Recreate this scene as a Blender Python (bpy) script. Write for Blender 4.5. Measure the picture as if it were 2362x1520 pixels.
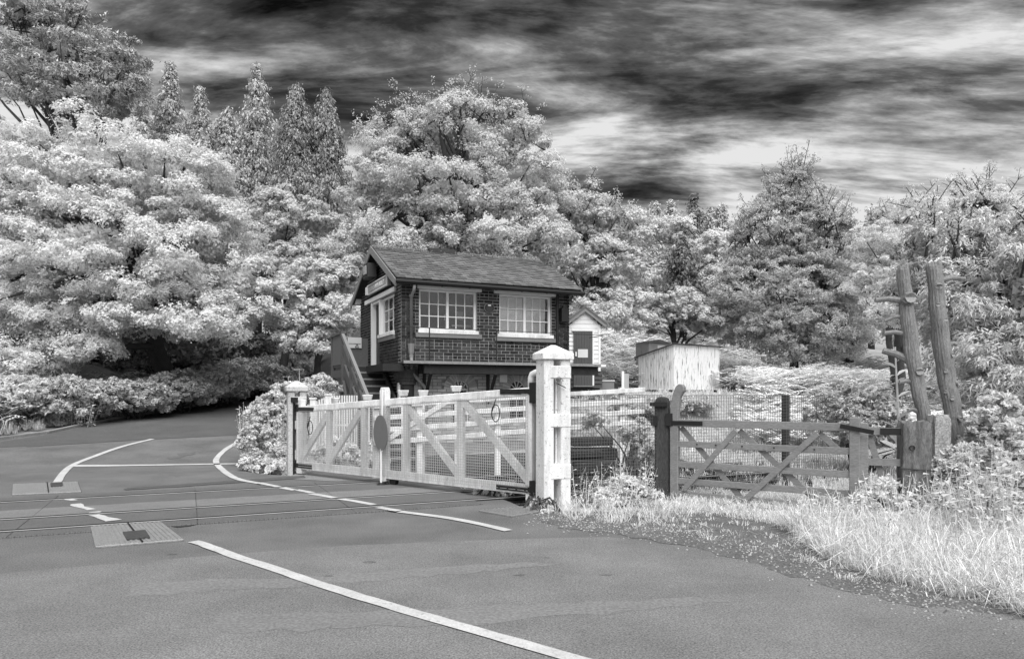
import bpy, bmesh, math, random
import numpy as np
from mathutils import Vector, Matrix
from mathutils.geometry import delaunay_2d_cdt

R = math.radians
scene = bpy.context.scene
col = scene.collection
for o in list(bpy.data.objects):
    bpy.data.objects.remove(o)

# ------------------------------------------------------------------ camera
F, CX, HY, EYE = 1640.0, 1181.0, 905.0, 1.5        # focal length and horizon in photograph pixels, eye height in metres
cam = bpy.data.cameras.new('camera')
cam.sensor_width = 36.0
cam.lens = F / 2362.0 * 36.0
cam.shift_y = (HY - 760.0) / 2362.0
cam.clip_start = 0.1
cam.clip_end = 2000
camo = bpy.data.objects.new('camera', cam)
camo.location = (0, 0, EYE)
camo.rotation_euler = (R(90), 0, 0)
col.objects.link(camo)
scene.camera = camo
scene.cycles.diffuse_bounces = 4
scene.cycles.max_bounces = 8
scene.cycles.transparent_max_bounces = 12

# ------------------------------------------------------------------ light, sky, exposure
SUN_EL, SUN_AZ = 58.0, 168.0                        # azimuth clockwise from the view direction (+Y)
scene.view_settings.view_transform = 'Standard'
scene.view_settings.look = 'None'
scene.view_settings.exposure = 0.82
scene.view_settings.gamma = 1.0
scene.view_settings.use_curve_mapping = False

sd = Vector((math.sin(R(SUN_AZ)) * math.cos(R(SUN_EL)), math.cos(R(SUN_AZ)) * math.cos(R(SUN_EL)), math.sin(R(SUN_EL))))
sl = bpy.data.lights.new('sun', 'SUN')
sl.energy = 3.3
sl.angle = R(60)
sl.color = (1, 1, 1)
so = bpy.data.objects.new('sun', sl)
so.rotation_euler = (-sd).to_track_quat('-Z', 'Y').to_euler()
so.location = (0, 0, 40)
col.objects.link(so)

world = bpy.data.worlds.new('World')
scene.world = world
world.use_nodes = True
nt = world.node_tree
nt.nodes.clear()
def N(nt, t, **kw):
    n = nt.nodes.new(t)
    for k, v in kw.items():
        if k.startswith('i_'):
            n.inputs[int(k[2:]) if k[2:].isdigit() else k[2:]].default_value = v
        else:
            setattr(n, k, v)
    return n
def L(nt, a, b):
    nt.links.new(a, b)
def math_node(nt, op, a, b=None, clamp=False):
    n = nt.nodes.new('ShaderNodeMath')
    n.operation = op
    n.use_clamp = clamp
    for i, v in enumerate((a, b)):
        if v is None:
            continue
        if isinstance(v, (int, float)):
            n.inputs[i].default_value = v
        else:
            nt.links.new(v, n.inputs[i])
    return n.outputs[0]
def ramp(nt, fac, stops, interp='LINEAR'):
    n = nt.nodes.new('ShaderNodeValToRGB')
    n.color_ramp.interpolation = interp
    e = n.color_ramp.elements
    while len(e) < len(stops):
        e.new(0.5)
    for el, (p, v) in zip(e, stops):
        el.position = p
        el.color = (v, v, v, 1)
    nt.links.new(fac, n.inputs[0])
    return n.outputs[0]

out = N(nt, 'ShaderNodeOutputWorld')
bg = N(nt, 'ShaderNodeBackground')
bg.inputs[1].default_value = 0.1
sky = N(nt, 'ShaderNodeTexSky', sky_type='NISHITA', sun_disc=False, sun_elevation=R(SUN_EL), sun_rotation=R(SUN_AZ))
bw = N(nt, 'ShaderNodeRGBToBW')
L(nt, sky.outputs[0], bw.inputs[0])
clear = math_node(nt, 'MULTIPLY', bw.outputs[0], 0.010)          # an infrared-black clear sky
tc = N(nt, 'ShaderNodeTexCoord')
sx = N(nt, 'ShaderNodeSeparateXYZ')
L(nt, tc.outputs['Generated'], sx.inputs[0])
zz = math_node(nt, 'ADD', math_node(nt, 'MAXIMUM', sx.outputs[2], 0.0), 0.16)
cx = math_node(nt, 'DIVIDE', sx.outputs[0], zz)
cy = math_node(nt, 'DIVIDE', sx.outputs[1], zz)
cmb = N(nt, 'ShaderNodeCombineXYZ')
L(nt, cx, cmb.inputs[0]); L(nt, cy, cmb.inputs[1])
def cloud_noise(scale, sxyz, rot, loc, detail, rough, dist=0.0):
    mp = N(nt, 'ShaderNodeMapping')
    mp.inputs['Scale'].default_value = sxyz
    mp.inputs['Rotation'].default_value = (0, 0, R(rot))
    mp.inputs['Location'].default_value = loc
    L(nt, cmb.outputs[0], mp.inputs[0])
    ns = N(nt, 'ShaderNodeTexNoise')
    ns.inputs['Scale'].default_value = scale
    ns.inputs['Detail'].default_value = detail
    ns.inputs['Roughness'].default_value = rough
    ns.inputs['Distortion'].default_value = dist
    L(nt, mp.outputs[0], ns.inputs['Vector'])
    return ns.outputs[0]
big = cloud_noise(2.04, (0.45, 1.15, 1), 13, (23.6, 35.4, 0), 10, 0.62, 0.35)
fine = cloud_noise(4.6, (0.36, 1.25, 1), 12, (1.7, 2.2, 4), 9, 0.66, 0.6)
mixn = math_node(nt, 'ADD', math_node(nt, 'MULTIPLY', big, 0.70), math_node(nt, 'MULTIPLY', fine, 0.30))
hor = ramp(nt, sx.outputs[2], [(0.0, 0.28), (0.40, 0.0)])            # clouds thicken and pale towards the horizon, all round
mixn = math_node(nt, 'ADD', mixn, hor)
cl = ramp(nt, mixn, [(0.40, 0.001), (0.455, 0.028), (0.505, 0.10), (0.55, 0.26), (0.625, 0.68)])
cl10 = math_node(nt, 'MULTIPLY', cl, 6.6)
tot = math_node(nt, 'ADD', clear, cl10)
L(nt, tot, bg.inputs[0])
L(nt, bg.outputs[0], out.inputs[0])

# ------------------------------------------------------------------ helpers
TA = R(24.5)                                         # the railway's direction, measured from +X
T = Vector((math.cos(TA), math.sin(TA), 0))
NV = Vector((-math.sin(TA), math.cos(TA), 0))

def sstep(a, b, x):
    t = min(1.0, max(0.0, (x - a) / (b - a)))
    return t * t * (3 - 2 * t)
def pl(x, pts):
    if x <= pts[0][0]:
        return pts[0][1]
    for (x0, y0), (x1, y1) in zip(pts, pts[1:]):
        if x <= x1:
            return y0 + (y1 - y0) * (x - x0) / (x1 - x0)
    return pts[-1][1]
RIGHT = [(15.4, 0), (16.6, .35), (18.6, 1.35), (20, 1.5), (24.5, 1.58), (27, 2.1), (32, 4.1), (40, 5.4), (60, 8.5), (120, 16)]
def tz(x, y):
    """height of the ground"""
    u = x * T.x + y * T.y
    n = x * NV.x + y * NV.y
    road = .08 * max(0.0, n - 16.5) * sstep(14.5, 19.5, n)
    road = min(road, 1.2 + .05 * max(0, n - 31))
    left = sstep(0, 5, (-12.9 + .13 * (y - 20)) - x) * 1.5       # bank beyond the left kerb
    r = pl(n, RIGHT)
    f = sstep(2.5, 9.0, u)
    z = (road + left) * (1 - f) + r * f
    z -= .15 * sstep(8.75, 8.95, n) * (1 - sstep(12.2, 12.7, n)) * sstep(4.1, 4.3, u) * (1 - sstep(9.3, 10.5, u))
    return z
def P(px, py, d):
    return Vector(((px - CX) / F * d, d, EYE + (HY - py) / F * d))
def G(px, py):
    """where the sight line through a photograph pixel meets the ground"""
    a, b = (px - CX) / F, (HY - py) / F
    lo, d = 1.0, 1.0
    while d < 120:
        if EYE + b * d < tz(a * d, d):
            break
        lo = d
        d *= 1.02
    hi = d
    for _ in range(30):
        m = (lo + hi) / 2
        if EYE + b * m < tz(a * m, m):
            hi = m
        else:
            lo = m
    return Vector((a * hi, hi, tz(a * hi, hi)))
def GX(px, d):
    """ground point at photograph column px and depth d"""
    x = (px - CX) / F * d
    return Vector((x, d, tz(x, d)))

def tag(o, label=None, cat=None, group=None, kind=None):
    if label: o['label'] = label
    if cat: o['category'] = cat
    if group: o['group'] = group
    if kind: o['kind'] = kind
    return o
def empty(name, loc=(0, 0, 0), rz=0.0, parent=None):
    o = bpy.data.objects.new(name, None)
    o.location = loc
    o.rotation_euler = (0, 0, rz)
    o.empty_display_size = .2
    col.objects.link(o)
    if parent: o.parent = parent
    return o
def link_mesh(name, me, mat, parent=None, loc=None):
    if mat and not me.materials:
        me.materials.append(mat)
    o = bpy.data.objects.new(name, me)
    if loc is not None: o.location = loc
    col.objects.link(o)
    if parent: o.parent = parent
    return o

class MB:
    """collects shapes into one mesh"""
    def __init__(s):
        s.v, s.f = [], []
    def add(s, vs, fs):
        b = len(s.v)
        s.v += [tuple(v) for v in vs]
        s.f += [tuple(i + b for i in f) for f in fs]
        return s
    def box(s, a, b, bev=0):
        (x0, y0, z0), (x1, y1, z1) = a, b
        x0, x1 = min(x0, x1), max(x0, x1); y0, y1 = min(y0, y1), max(y0, y1); z0, z1 = min(z0, z1), max(z0, z1)
        return s.add([(x0,y0,z0),(x1,y0,z0),(x1,y1,z0),(x0,y1,z0),(x0,y0,z1),(x1,y0,z1),(x1,y1,z1),(x0,y1,z1)],
                     [(0,3,2,1),(4,5,6,7),(0,1,5,4),(1,2,6,5),(2,3,7,6),(3,0,4,7)])
    def bar(s, p0, p1, w, h, up=(0, 0, 1), taper=1.0):
        """rectangular bar from p0 to p1, w across, h along up"""
        p0, p1, up = Vector(p0), Vector(p1), Vector(up)
        d = (p1 - p0).normalized()
        side = d.cross(up)
        if side.length < 1e-4:
            side = d.cross(Vector((1, 0, 0)))
        side.normalize()
        u2 = side.cross(d).normalized()
        vs = []
        for p, k in ((p0, 1.0), (p1, taper)):
            for a, b in ((-1, -1), (1, -1), (1, 1), (-1, 1)):
                vs.append(p + side * (a * w * k / 2) + u2 * (b * h * k / 2))
        return s.add(vs, [(0,3,2,1),(4,5,6,7),(0,1,5,4),(1,2,6,5),(2,3,7,6),(3,0,4,7)])
    def tube(s, pts, rad, n=8, cap=True):
        pts = [Vector(p) for p in pts]
        if not hasattr(rad, '__len__'):
            rad = [rad] * len(pts)
        vs, fs = [], []
        prev = None
        for i, p in enumerate(pts):
            d = (pts[min(i + 1, len(pts) - 1)] - pts[max(i - 1, 0)])
            d = d.normalized() if d.length > 1e-9 else Vector((0, 0, 1))
            if prev is None:
                a = d.orthogonal().normalized()
            else:
                a = prev - d * prev.dot(d)
                a = a.normalized() if a.length > 1e-6 else d.orthogonal().normalized()
            prev = a
            b = d.cross(a)
            for k in range(n):
                t = 2 * math.pi * k / n
                vs.append(p + (a * math.cos(t) + b * math.sin(t)) * rad[i])
        for i in range(len(pts) - 1):
            for k in range(n):
                k2 = (k + 1) % n
                fs.append((i*n+k, i*n+k2, (i+1)*n+k2, (i+1)*n+k))
        if cap:
            fs.append(tuple(range(n - 1, -1, -1)))
            fs.append(tuple(range((len(pts) - 1) * n, len(pts) * n)))
        return s.add(vs, fs)
    def prism(s, poly, ext):
        """flat polygon (3-D points) pushed along ext"""
        n = len(poly)
        ext = Vector(ext)
        vs = [Vector(p) for p in poly] + [Vector(p) + ext for p in poly]
        fs = [tuple(range(n - 1, -1, -1)), tuple(range(n, 2 * n))]
        fs += [(i, (i + 1) % n, n + (i + 1) % n, n + i) for i in range(n)]
        return s.add(vs, fs)
    def build(s, name, mat, parent=None, loc=None, smooth=False, bevel=0.0):
        me = bpy.data.meshes.new(name)
        me.from_pydata(s.v, [], s.f)
        bm = bmesh.new(); bm.from_mesh(me)
        bmesh.ops.recalc_face_normals(bm, faces=bm.faces)
        if bevel:
            bmesh.ops.bevel(bm, geom=list(bm.edges), offset=bevel, segments=1, affect='EDGES', clamp_overlap=True)
        bm.to_mesh(me); bm.free()
        if smooth:
            me.polygons.foreach_set('use_smooth', [True] * len(me.polygons))
        me.update()
        return link_mesh(name, me, mat, parent, loc)

def np_mesh(name, verts, faces_n, mat, parent=None, tris=False):
    """verts (n*k,3) numpy, every k verts one face"""
    k = faces_n
    me = bpy.data.meshes.new(name)
    nv = len(verts)
    nf = nv // k
    me.vertices.add(nv)
    me.vertices.foreach_set('co', np.ascontiguousarray(verts, dtype=np.float32).ravel())
    me.loops.add(nv)
    me.loops.foreach_set('vertex_index', np.arange(nv, dtype=np.int32))
    me.polygons.add(nf)
    me.polygons.foreach_set('loop_start', np.arange(0, nv, k, dtype=np.int32))
    me.update(calc_edges=True)
    return link_mesh(name, me, mat, parent)

def drape(name, poly, mat, step=.5, dz=.004, parent=None, kind=None):
    """a sheet laid on the ground inside a plan polygon"""
    pts = [Vector((p[0], p[1])) for p in poly]
    bnd = []
    n = len(pts)
    for i in range(n):
        a, b = pts[i], pts[(i + 1) % n]
        m = max(1, int((b - a).length / step))
        for k in range(m):
            bnd.append(a.lerp(b, k / m))
    xs = [p.x for p in pts]; ys = [p.y for p in pts]
    def inside(x, y):
        c = False
        j = n - 1
        for i in range(n):
            if (pts[i].y > y) != (pts[j].y > y) and x < (pts[j].x - pts[i].x) * (y - pts[i].y) / (pts[j].y - pts[i].y) + pts[i].x:
                c = not c
            j = i
        return c
    inner = []
    x = min(xs) + step * .5
    while x < max(xs):
        y = min(ys) + step * .5
        while y < max(ys):
            if inside(x, y):
                inner.append(Vector((x, y)))
            y += step
        x += step
    allp = bnd + inner
    edges = [(i, (i + 1) % len(bnd)) for i in range(len(bnd))]
    vs, es, fs, *_ = delaunay_2d_cdt(allp, edges, [], 1, 1e-5)
    me = bpy.data.meshes.new(name)
    me.from_pydata([(v.x, v.y, tz(v.x, v.y) + dz) for v in vs], [], [tuple(f) for f in fs])
    bm = bmesh.new(); bm.from_mesh(me)
    for f in bm.faces:
        if f.normal.z < 0: f.normal_flip()
    bm.to_mesh(me); bm.free()
    me.polygons.foreach_set('use_smooth', [True] * len(me.polygons))
    o = link_mesh(name, me, mat, parent)
    if kind: o['kind'] = kind
    return o
def ribbon(name, px_pts, width, mat, dz=.006, parent=None, wob=0.0, seed=0):
    """a painted line along photograph pixels, laid on the ground"""
    rng = random.Random(seed)
    pts = [G(*p) for p in px_pts]
    fine = []
    for i in range(len(pts) - 1):
        p0 = pts[max(0, i - 1)]; p1 = pts[i]; p2 = pts[i + 1]; p3 = pts[min(len(pts) - 1, i + 2)]
        m = max(2, int((p2 - p1).length / .15))
        for k in range(m):
            t = k / m
            fine.append(.5 * ((2 * p1) + (p2 - p0) * t + (2*p0 - 5*p1 + 4*p2 - p3) * t*t + (3*p1 - p0 - 3*p2 + p3) * t**3))
    fine.append(pts[-1])
    vs, fs = [], []
    for i, p in enumerate(fine):
        d = (fine[min(i + 1, len(fine) - 1)] - fine[max(i - 1, 0)]); d.z = 0; d.normalize()
        s_ = Vector((-d.y, d.x, 0))
        for sg in (-1, 1):
            q = p + s_ * sg * (width / 2 + rng.uniform(-wob, wob))
            vs.append((q.x, q.y, tz(q.x, q.y) + dz))
        if i:
            fs.append((2*i-2, 2*i-1, 2*i+1, 2*i))
    return MB().add(vs, fs).build(name, mat, parent)

# ------------------------------------------------------------------ materials (a monochrome infrared photograph: every colour is a grey)
MATS = {}
def mat(name, v, rough=.75, var=.2, scale=3.0, fine=.0, fscale=60.0, bump=0.0, bscale=80.0, island=0.0, spec=.25,
        stain=0.0, stain_v=.03, stain_scale=9.0, stretch=(1, 1, 1), stain_lo=.58, obj=0.0, metal=0.0, coat=0.0, grime=0.0, gscale=3.0, gstretch=(2.5, 2.5, .35)):
    if name in MATS: return MATS[name]
    m = bpy.data.materials.new(name)
    m.use_nodes = True
    t = m.node_tree
    t.nodes.clear()
    o = N(t, 'ShaderNodeOutputMaterial')
    b = N(t, 'ShaderNodeBsdfPrincipled')
    b.inputs['Roughness'].default_value = rough
    b.inputs['Specular IOR Level'].default_value = spec
    b.inputs['Metallic'].default_value = metal
    b.inputs['Coat Weight'].default_value = coat
    L(t, b.outputs[0], o.inputs[0])
    g = N(t, 'ShaderNodeNewGeometry')
    mp = N(t, 'ShaderNodeMapping')
    mp.inputs['Scale'].default_value = stretch
    L(t, g.outputs['Position'], mp.inputs[0])
    def noise(sc, det=4, r=.6):
        n = N(t, 'ShaderNodeTexNoise')
        n.inputs['Scale'].default_value = sc
        n.inputs['Detail'].default_value = det
        n.inputs['Roughness'].default_value = r
        L(t, mp.outputs[0], n.inputs['Vector'])
        return n.outputs[0]
    f = math_node(t, 'ADD', math_node(t, 'MULTIPLY', math_node(t, 'SUBTRACT', noise(scale, 5), .5), 2.4 * var), 1.0)
    if fine:
        f = math_node(t, 'MULTIPLY', f, math_node(t, 'ADD', math_node(t, 'MULTIPLY', math_node(t, 'SUBTRACT', noise(fscale, 3, .7), .5), 5.5 * fine), 1.0))
    if island:
        f = math_node(t, 'MULTIPLY', f, math_node(t, 'ADD', math_node(t, 'MULTIPLY', math_node(t, 'SUBTRACT', g.outputs['Random Per Island'], .5), 2 * island), 1.0))
    if obj:
        oi = N(t, 'ShaderNodeObjectInfo')
        f = math_node(t, 'MULTIPLY', f, math_node(t, 'ADD', math_node(t, 'MULTIPLY', math_node(t, 'SUBTRACT', oi.outputs['Random'], .5), 2 * obj), 1.0))
    c = math_node(t, 'MULTIPLY', math_node(t, 'MAXIMUM', f, .15), v)
    if grime:
        gm = N(t, 'ShaderNodeMapping'); gm.inputs['Scale'].default_value = gstretch
        L(t, g.outputs['Position'], gm.inputs[0])
        gn = N(t, 'ShaderNodeTexNoise'); gn.inputs['Scale'].default_value = gscale; gn.inputs['Detail'].default_value = 7; gn.inputs['Roughness'].default_value = .7
        L(t, gm.outputs[0], gn.inputs['Vector'])
        c = math_node(t, 'MULTIPLY', c, ramp(t, gn.outputs[0], [(.36, 1 - grime), (.56, 1.0)]))
    if stain:
        k = ramp(t, noise(stain_scale, 6, .68), [(stain_lo, 0.0), (stain_lo + .1, stain)])
        a = math_node(t, 'MULTIPLY', c, math_node(t, 'SUBTRACT', 1.0, k))
        c = math_node(t, 'ADD', a, math_node(t, 'MULTIPLY', k, stain_v))
    cc = N(t, 'ShaderNodeCombineColor')
    for i in range(3): L(t, c, cc.inputs[i])
    L(t, cc.outputs[0], b.inputs['Base Color'])
    if bump:
        bn = N(t, 'ShaderNodeBump')
        bn.inputs['Strength'].default_value = bump
        bn.inputs['Distance'].default_value = .01
        L(t, noise(bscale, 4, .7), bn.inputs['Height'])
        L(t, bn.outputs[0], b.inputs['Normal'])
    MATS[name] = m
    return m
def leaf_mat(name, v, island=.3, trans=.22):
    if name in MATS: return MATS[name]
    m = bpy.data.materials.new(name)
    m.use_nodes = True
    t = m.node_tree
    t.nodes.clear()
    o = N(t, 'ShaderNodeOutputMaterial')
    g = N(t, 'ShaderNodeNewGeometry')
    f = math_node(t, 'ADD', math_node(t, 'MULTIPLY', math_node(t, 'SUBTRACT', g.outputs['Random Per Island'], .5), 2 * island), 1.0)
    c = math_node(t, 'MULTIPLY', f, v)
    cc = N(t, 'ShaderNodeCombineColor')
    for i in range(3): L(t, c, cc.inputs[i])
    d = N(t, 'ShaderNodeBsdfDiffuse')
    tr = N(t, 'ShaderNodeBsdfTranslucent')
    mx = N(t, 'ShaderNodeMixShader')
    mx.inputs[0].default_value = trans
    L(t, cc.outputs[0], d.inputs[0]); L(t, cc.outputs[0], tr.inputs[0])
    L(t, d.outputs[0], mx.inputs[1]); L(t, tr.outputs[0], mx.inputs[2])
    L(t, mx.outputs[0], o.inputs[0])
    MATS[name] = m
    return m
def glass_mat():
    m = bpy.data.materials.new('window_glass')
    m.use_nodes = True
    t = m.node_tree
    t.nodes.clear()
    o = N(t, 'ShaderNodeOutputMaterial')
    gl = N(t, 'ShaderNodeBsdfGlossy'); gl.inputs['Roughness'].default_value = .03
    tr = N(t, 'ShaderNodeBsdfTransparent'); tr.inputs[0].default_value = (.95, .95, .95, 1)
    fr = N(t, 'ShaderNodeFresnel'); fr.inputs[0].default_value = 1.5
    mx = N(t, 'ShaderNodeMixShader')
    L(t, math_node(t, 'ADD', fr.outputs[0], .03, True), mx.inputs[0])
    L(t, tr.outputs[0], mx.inputs[1]); L(t, gl.outputs[0], mx.inputs[2])
    L(t, mx.outputs[0], o.inputs[0])
    MATS['glass'] = m
    return m
GLASS = glass_mat()
SOIL = mat('ground_soil', .30, .95, .35, .7, .35, 22, .6, 30)
ASPH = mat('asphalt_light', .172, .9, .42, .9, .55, 80, .6, 60, spec=.2)
ASPD = mat('asphalt_dark', .098, .9, .16, .8, .45, 80, .4, 120, spec=.2)
ASPK = mat('asphalt_fresh_dark', .05, .9, .3, 3, .4, 80, .4, 120, spec=.2)
GRAV = mat('gravel_edge', .12, .95, .4, 3, .5, 38, 1.0, 40)
BALL = mat('ballast', .045, .95, .4, 4, .6, 30, .9, 30)
PAINT = mat('road_paint', .49, .7, .25, 3, .16, 60, stain=.85, stain_v=.2, stain_scale=22, stain_lo=.585)
RUB = mat('rubber_panel', .115, .75, .2, 2, .3, 60, .3, 120, spec=.3)
PLATE = mat('metal_plate', .27, .5, .2, 6, .3, 50, .3, 60, spec=.5, metal=.2)
RAILM = mat('rail_head', .5, .4, .15, 4, spec=.5)
RAILS = mat('rail_side', .02, .8, .3, 6)
KERB = mat('kerb_stone', .24, .85, .25, 4, .3, 40, .3, 60)
WHITE = mat('weathered_white_paint', .80, .7, .17, 2.6, .10, 40, .25, 50, stain=.6, stain_v=.22, stain_scale=22, stain_lo=.60, grime=.32, gscale=2.2)
WHITEP = mat('peeling_white_post', .80, .75, .10, 5, .10, 50, .5, 45, stain=.8, stain_v=.15, stain_scale=24, stain_lo=.58, grime=.22, gscale=2.6)
WIRE = mat('galvanised_wire', .33, .5, .1, 4, spec=.5, metal=.3)
BLACK = mat('black_iron', .012, .55, .3, 20, .2, 60, spec=.4)
BRICK = mat('dark_brick', .040, .85, .5, 2.5, .25, 70, .4, 90, island=.6, obj=.6)
BRICKL = mat('pale_brick', .46, .85, .25, 7, .15, 90, .3, 90, island=.25, obj=.25)
MORT = mat('mortar', .33, .95, .35, 5, .3, 80)
MORTD = mat('dark_mortar', .24, .95, .35, 5, .3, 80)  # darker mortar for the gable, lower and rear walls
SLATE = mat('roof_slate', .125, .7, .25, 5, .2, 60, .4, 50, island=.34, obj=.34, stain=.5, stain_v=.30, stain_scale=18, stain_lo=.6)
TRIM = mat('white_trim', .78, .5, .07, 4, .06, 60, stain=.5, stain_v=.3, stain_scale=22, stain_lo=.68)
STONE = mat('sill_stone', .19, .8, .15, 6, .25, 70, .2, 80)
GREYP = mat('grey_painted_timber', .10, .6, .15, 5, .15, 60, .1, 60, stretch=(1, 1, .3))
GREYL = mat('pale_grey_paint', .22, .55, .12, 5, .15, 60)
DARKT = mat('dark_timber', .028, .8, .35, 6, .3, 50, .4, 50)
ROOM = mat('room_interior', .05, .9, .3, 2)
PAPER = mat('paper', .55, .8, .08, 6)
BLIND = mat('blind_slat', .93, .6, .06, 6)
CORR = mat('corrugated_white', .74, .6, .10, 3, .1, 50, stain=.95, stain_v=.05, stain_scale=6, stain_lo=.545, stretch=(3.2, 3.2, .3))
OAK = mat('weathered_gate_timber', .20, .8, .25, 3, .22, 40, .35, 60, stretch=(.5, .5, 2.5), island=.15)
OAKD = mat('dark_post_timber', .055, .85, .35, 4, .4, 40, .5, 50, stretch=(2, 2, .4))
CONC = mat('old_gatepost', .19, .9, .35, 5, .4, 50, 1.0, 30, stretch=(3, 3, .5), stain=.6, stain_v=.42, stain_scale=6, stain_lo=.6, grime=.5, gscale=3)
BARK = mat('bark', .21, .95, .45, 5, .3, 40, 1.0, 22, stretch=(4, 4, .7))
BARKD = mat('dark_bark', .06, .95, .35, 4, .3, 40)
WOODC = mat('cut_wood', .30, .8, .2, 12, .2, 60)
GREYD = mat('target_grey', .17, .6, .06, 4, .2, 120)

# ================================================================== GROUND, ROAD, RAILWAY
def axis(lo, hi, flo, fhi, fine, coarse):
    a = list(np.arange(flo, fhi, fine))
    x, st = flo, fine
    left = []
    while x > lo:
        st = min(coarse, st * 1.25); x -= st; left.append(x)
    x, st = fhi, fine
    right = [fhi]
    while x < hi:
        st = min(coarse, st * 1.25); x += st; right.append(x)
    return left[::-1] + a + right
gx = axis(-140, 140, -16, 12, .3, 6)
gy = axis(-10, 190, 4, 34, .3, 6)
vs = [(x, y, tz(x, y) - .05) for y in gy for x in gx]
nx = len(gx)
fs = [(j*nx+i, j*nx+i+1, (j+1)*nx+i+1, (j+1)*nx+i) for j in range(len(gy)-1) for i in range(nx-1)]
me = bpy.data.meshes.new('ground')
me.from_pydata(vs, [], fs)
me.polygons.foreach_set('use_smooth', [True] * len(me.polygons))
tag(link_mesh('ground', me, SOIL), kind='structure')

def UN(u, n, z=None):
    p = T * u + NV * n
    p.z = tz(p.x, p.y) if z is None else z
    return p
def ragged_plan(pts, amp=.02):
    return pts
kerb_px = [(106, 1001), (250, 969), (420, 942), (500, 929), (560, 919)]
kerb = [Vector((-15.5, -2, 0)), Vector((-14.2, 8, 0)), Vector((-13.4, 14, 0))] + [G(*p) for p in kerb_px] + [Vector((-9.3, 38, 0)), Vector((-6, 46, 0))]
right_px = [(2400, 1425), (2265, 1398), (2150, 1385), (1950, 1330), (1850, 1270), (1700, 1228), (1560, 1213), (1400, 1207), (1300, 1196), (1232, 1182)]
road_poly = [(-15.5, -5), (9, -5)] + [tuple(G(*p)[:2]) for p in right_px] + [tuple(UN(4.02, 8.9)[:2]), tuple(UN(4.02, 12.4)[:2])] + \
            [tuple(G(*p)[:2]) for p in [(860, 1086), (740, 1091), (690, 1098), (610, 1094), (560, 1086)]] + \
            [(-5.9, 15.6), (-6.1, 17), (-6.3, 19), (-6.2, 22), (-5.6, 28), (-4, 36), (-1, 46)] + [tuple(k[:2]) for k in kerb[::-1]]
ROADM = mat('asphalt_mid', .138, .9, .42, 1.0, .5, 70, .6, 60, spec=.2)
road = drape('road', road_poly, ROADM, .45, .0, kind='structure')
fg = [(-15.2, -4.8), (8.8, -4.8)] + [tuple(G(*p)[:2]) for p in [(2250, 1404), (2140, 1392), (1940, 1340), (1800, 1300), (1600, 1262), (1400, 1238), (1180, 1243), (800, 1258), (430, 1286), (106, 1313), (-300, 1352)]] + [(-15.2, 4.6)]
drape('road_resurfacing', ragged_plan(fg), ASPH, .6, .002, kind='structure')
up = [tuple(G(*p)[:2]) for p in [(-150, 1042), (106, 1026), (330, 1013), (560, 1001)]] + [(-6.4, 20.4), (-6.35, 22), (-5.8, 28), (-4.3, 36), (-1.6, 45)] + [tuple((k + Vector((.12, 0, 0)))[:2]) for k in kerb[::-1][:-3]]
drape('upper_road', up, mat('asphalt_upper', .095, .9, .25, 1.2, .4, 50, .4, 60, spec=.2), .45, .004, kind='structure')
# dark worn patches and seams
def ragged(px_pts, amp, seed, step=.12):
    rg = random.Random(seed)
    q = [G(*p) for p in px_pts]; out_ = []
    for i in range(len(q)):
        a_, b_ = q[i], q[(i + 1) % len(q)]
        m = max(1, int((b_ - a_).length / step))
        for k in range(m):
            p = a_.lerp(b_, k / m); out_.append((p.x + rg.uniform(-amp, amp), p.y + rg.uniform(-amp, amp)))
    return out_
SEAM = mat('asphalt_seam', .09, .9, .2, 2, .4, 80, .4, 120)
for k, (pts, m_, amp) in enumerate([([(60, 1028), (330, 1012), (560, 1001), (560, 1003), (330, 1014.5), (60, 1031)], SEAM, .01),
                           ([(385, 1213), (470, 1206), (445, 1213), (405, 1217)], ASPK, .03),
                           ([(290, 1126), (430, 1116), (700, 1097), (705, 1103), (430, 1122), (290, 1131)], SEAM, .03),
                           ([(410, 1047), (455, 1042), (440, 1049), (412, 1052)], mat('asphalt_worn', .125, .9, .3, 3, .4, 80, .4, 120), .05),
                           ([(388, 1055), (425, 1051), (415, 1056), (395, 1059)], mat('asphalt_worn', .125), .05)]):
    drape('tar_patch', ragged(pts, amp, k), m_, .3, .007, parent=road)
drape('gravel_margin', ragged([p for p in [(1240, 1196), (1300, 1218), (1420, 1232), (1600, 1262), (1780, 1310), (1930, 1358), (2120, 1398), (2250, 1410), (2400, 1430),
      (2300, 1380), (2150, 1330), (1980, 1260), (1850, 1215), (1700, 1185), (1560, 1178), (1400, 1180), (1250, 1180)]], .07, 9), GRAV, .25, .004, kind='structure')
# far side: pale concrete apron beneath the toe of the gate
drape('concrete_apron', [tuple(G(*p)[:2]) for p in [(655, 1104), (760, 1110), (900, 1106), (1010, 1103), (1010, 1090), (860, 1084), (745, 1086), (690, 1090)]], mat('concrete', .20, .9, .2, 3, .3, 60, .3, 60), .3, .006, kind='structure')

# kerb beyond the road on the left: each stone a piece
kb = empty('kerb', kerb[2]); tag(kb, kind='structure')
acc = [kerb[2]]
for a, b in zip(kerb[2:], kerb[3:]):
    m = max(1, round((b - a).length / .9))
    acc += [a.lerp(b, (k + 1) / m) for k in range(m)]
for a, b in zip(acc, acc[1:]):
    a = Vector((a.x, a.y, tz(a.x, a.y) + .01)); b = Vector((b.x, b.y, tz(b.x, b.y) + .01))
    s_ = (b - a).normalized() * .008
    o = MB().bar(a + s_, b - s_, .12, .12).build('kerb_stone', KERB)
    o.parent = kb; o.matrix_parent_inverse = Matrix.Translation(-kb.location)

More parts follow.
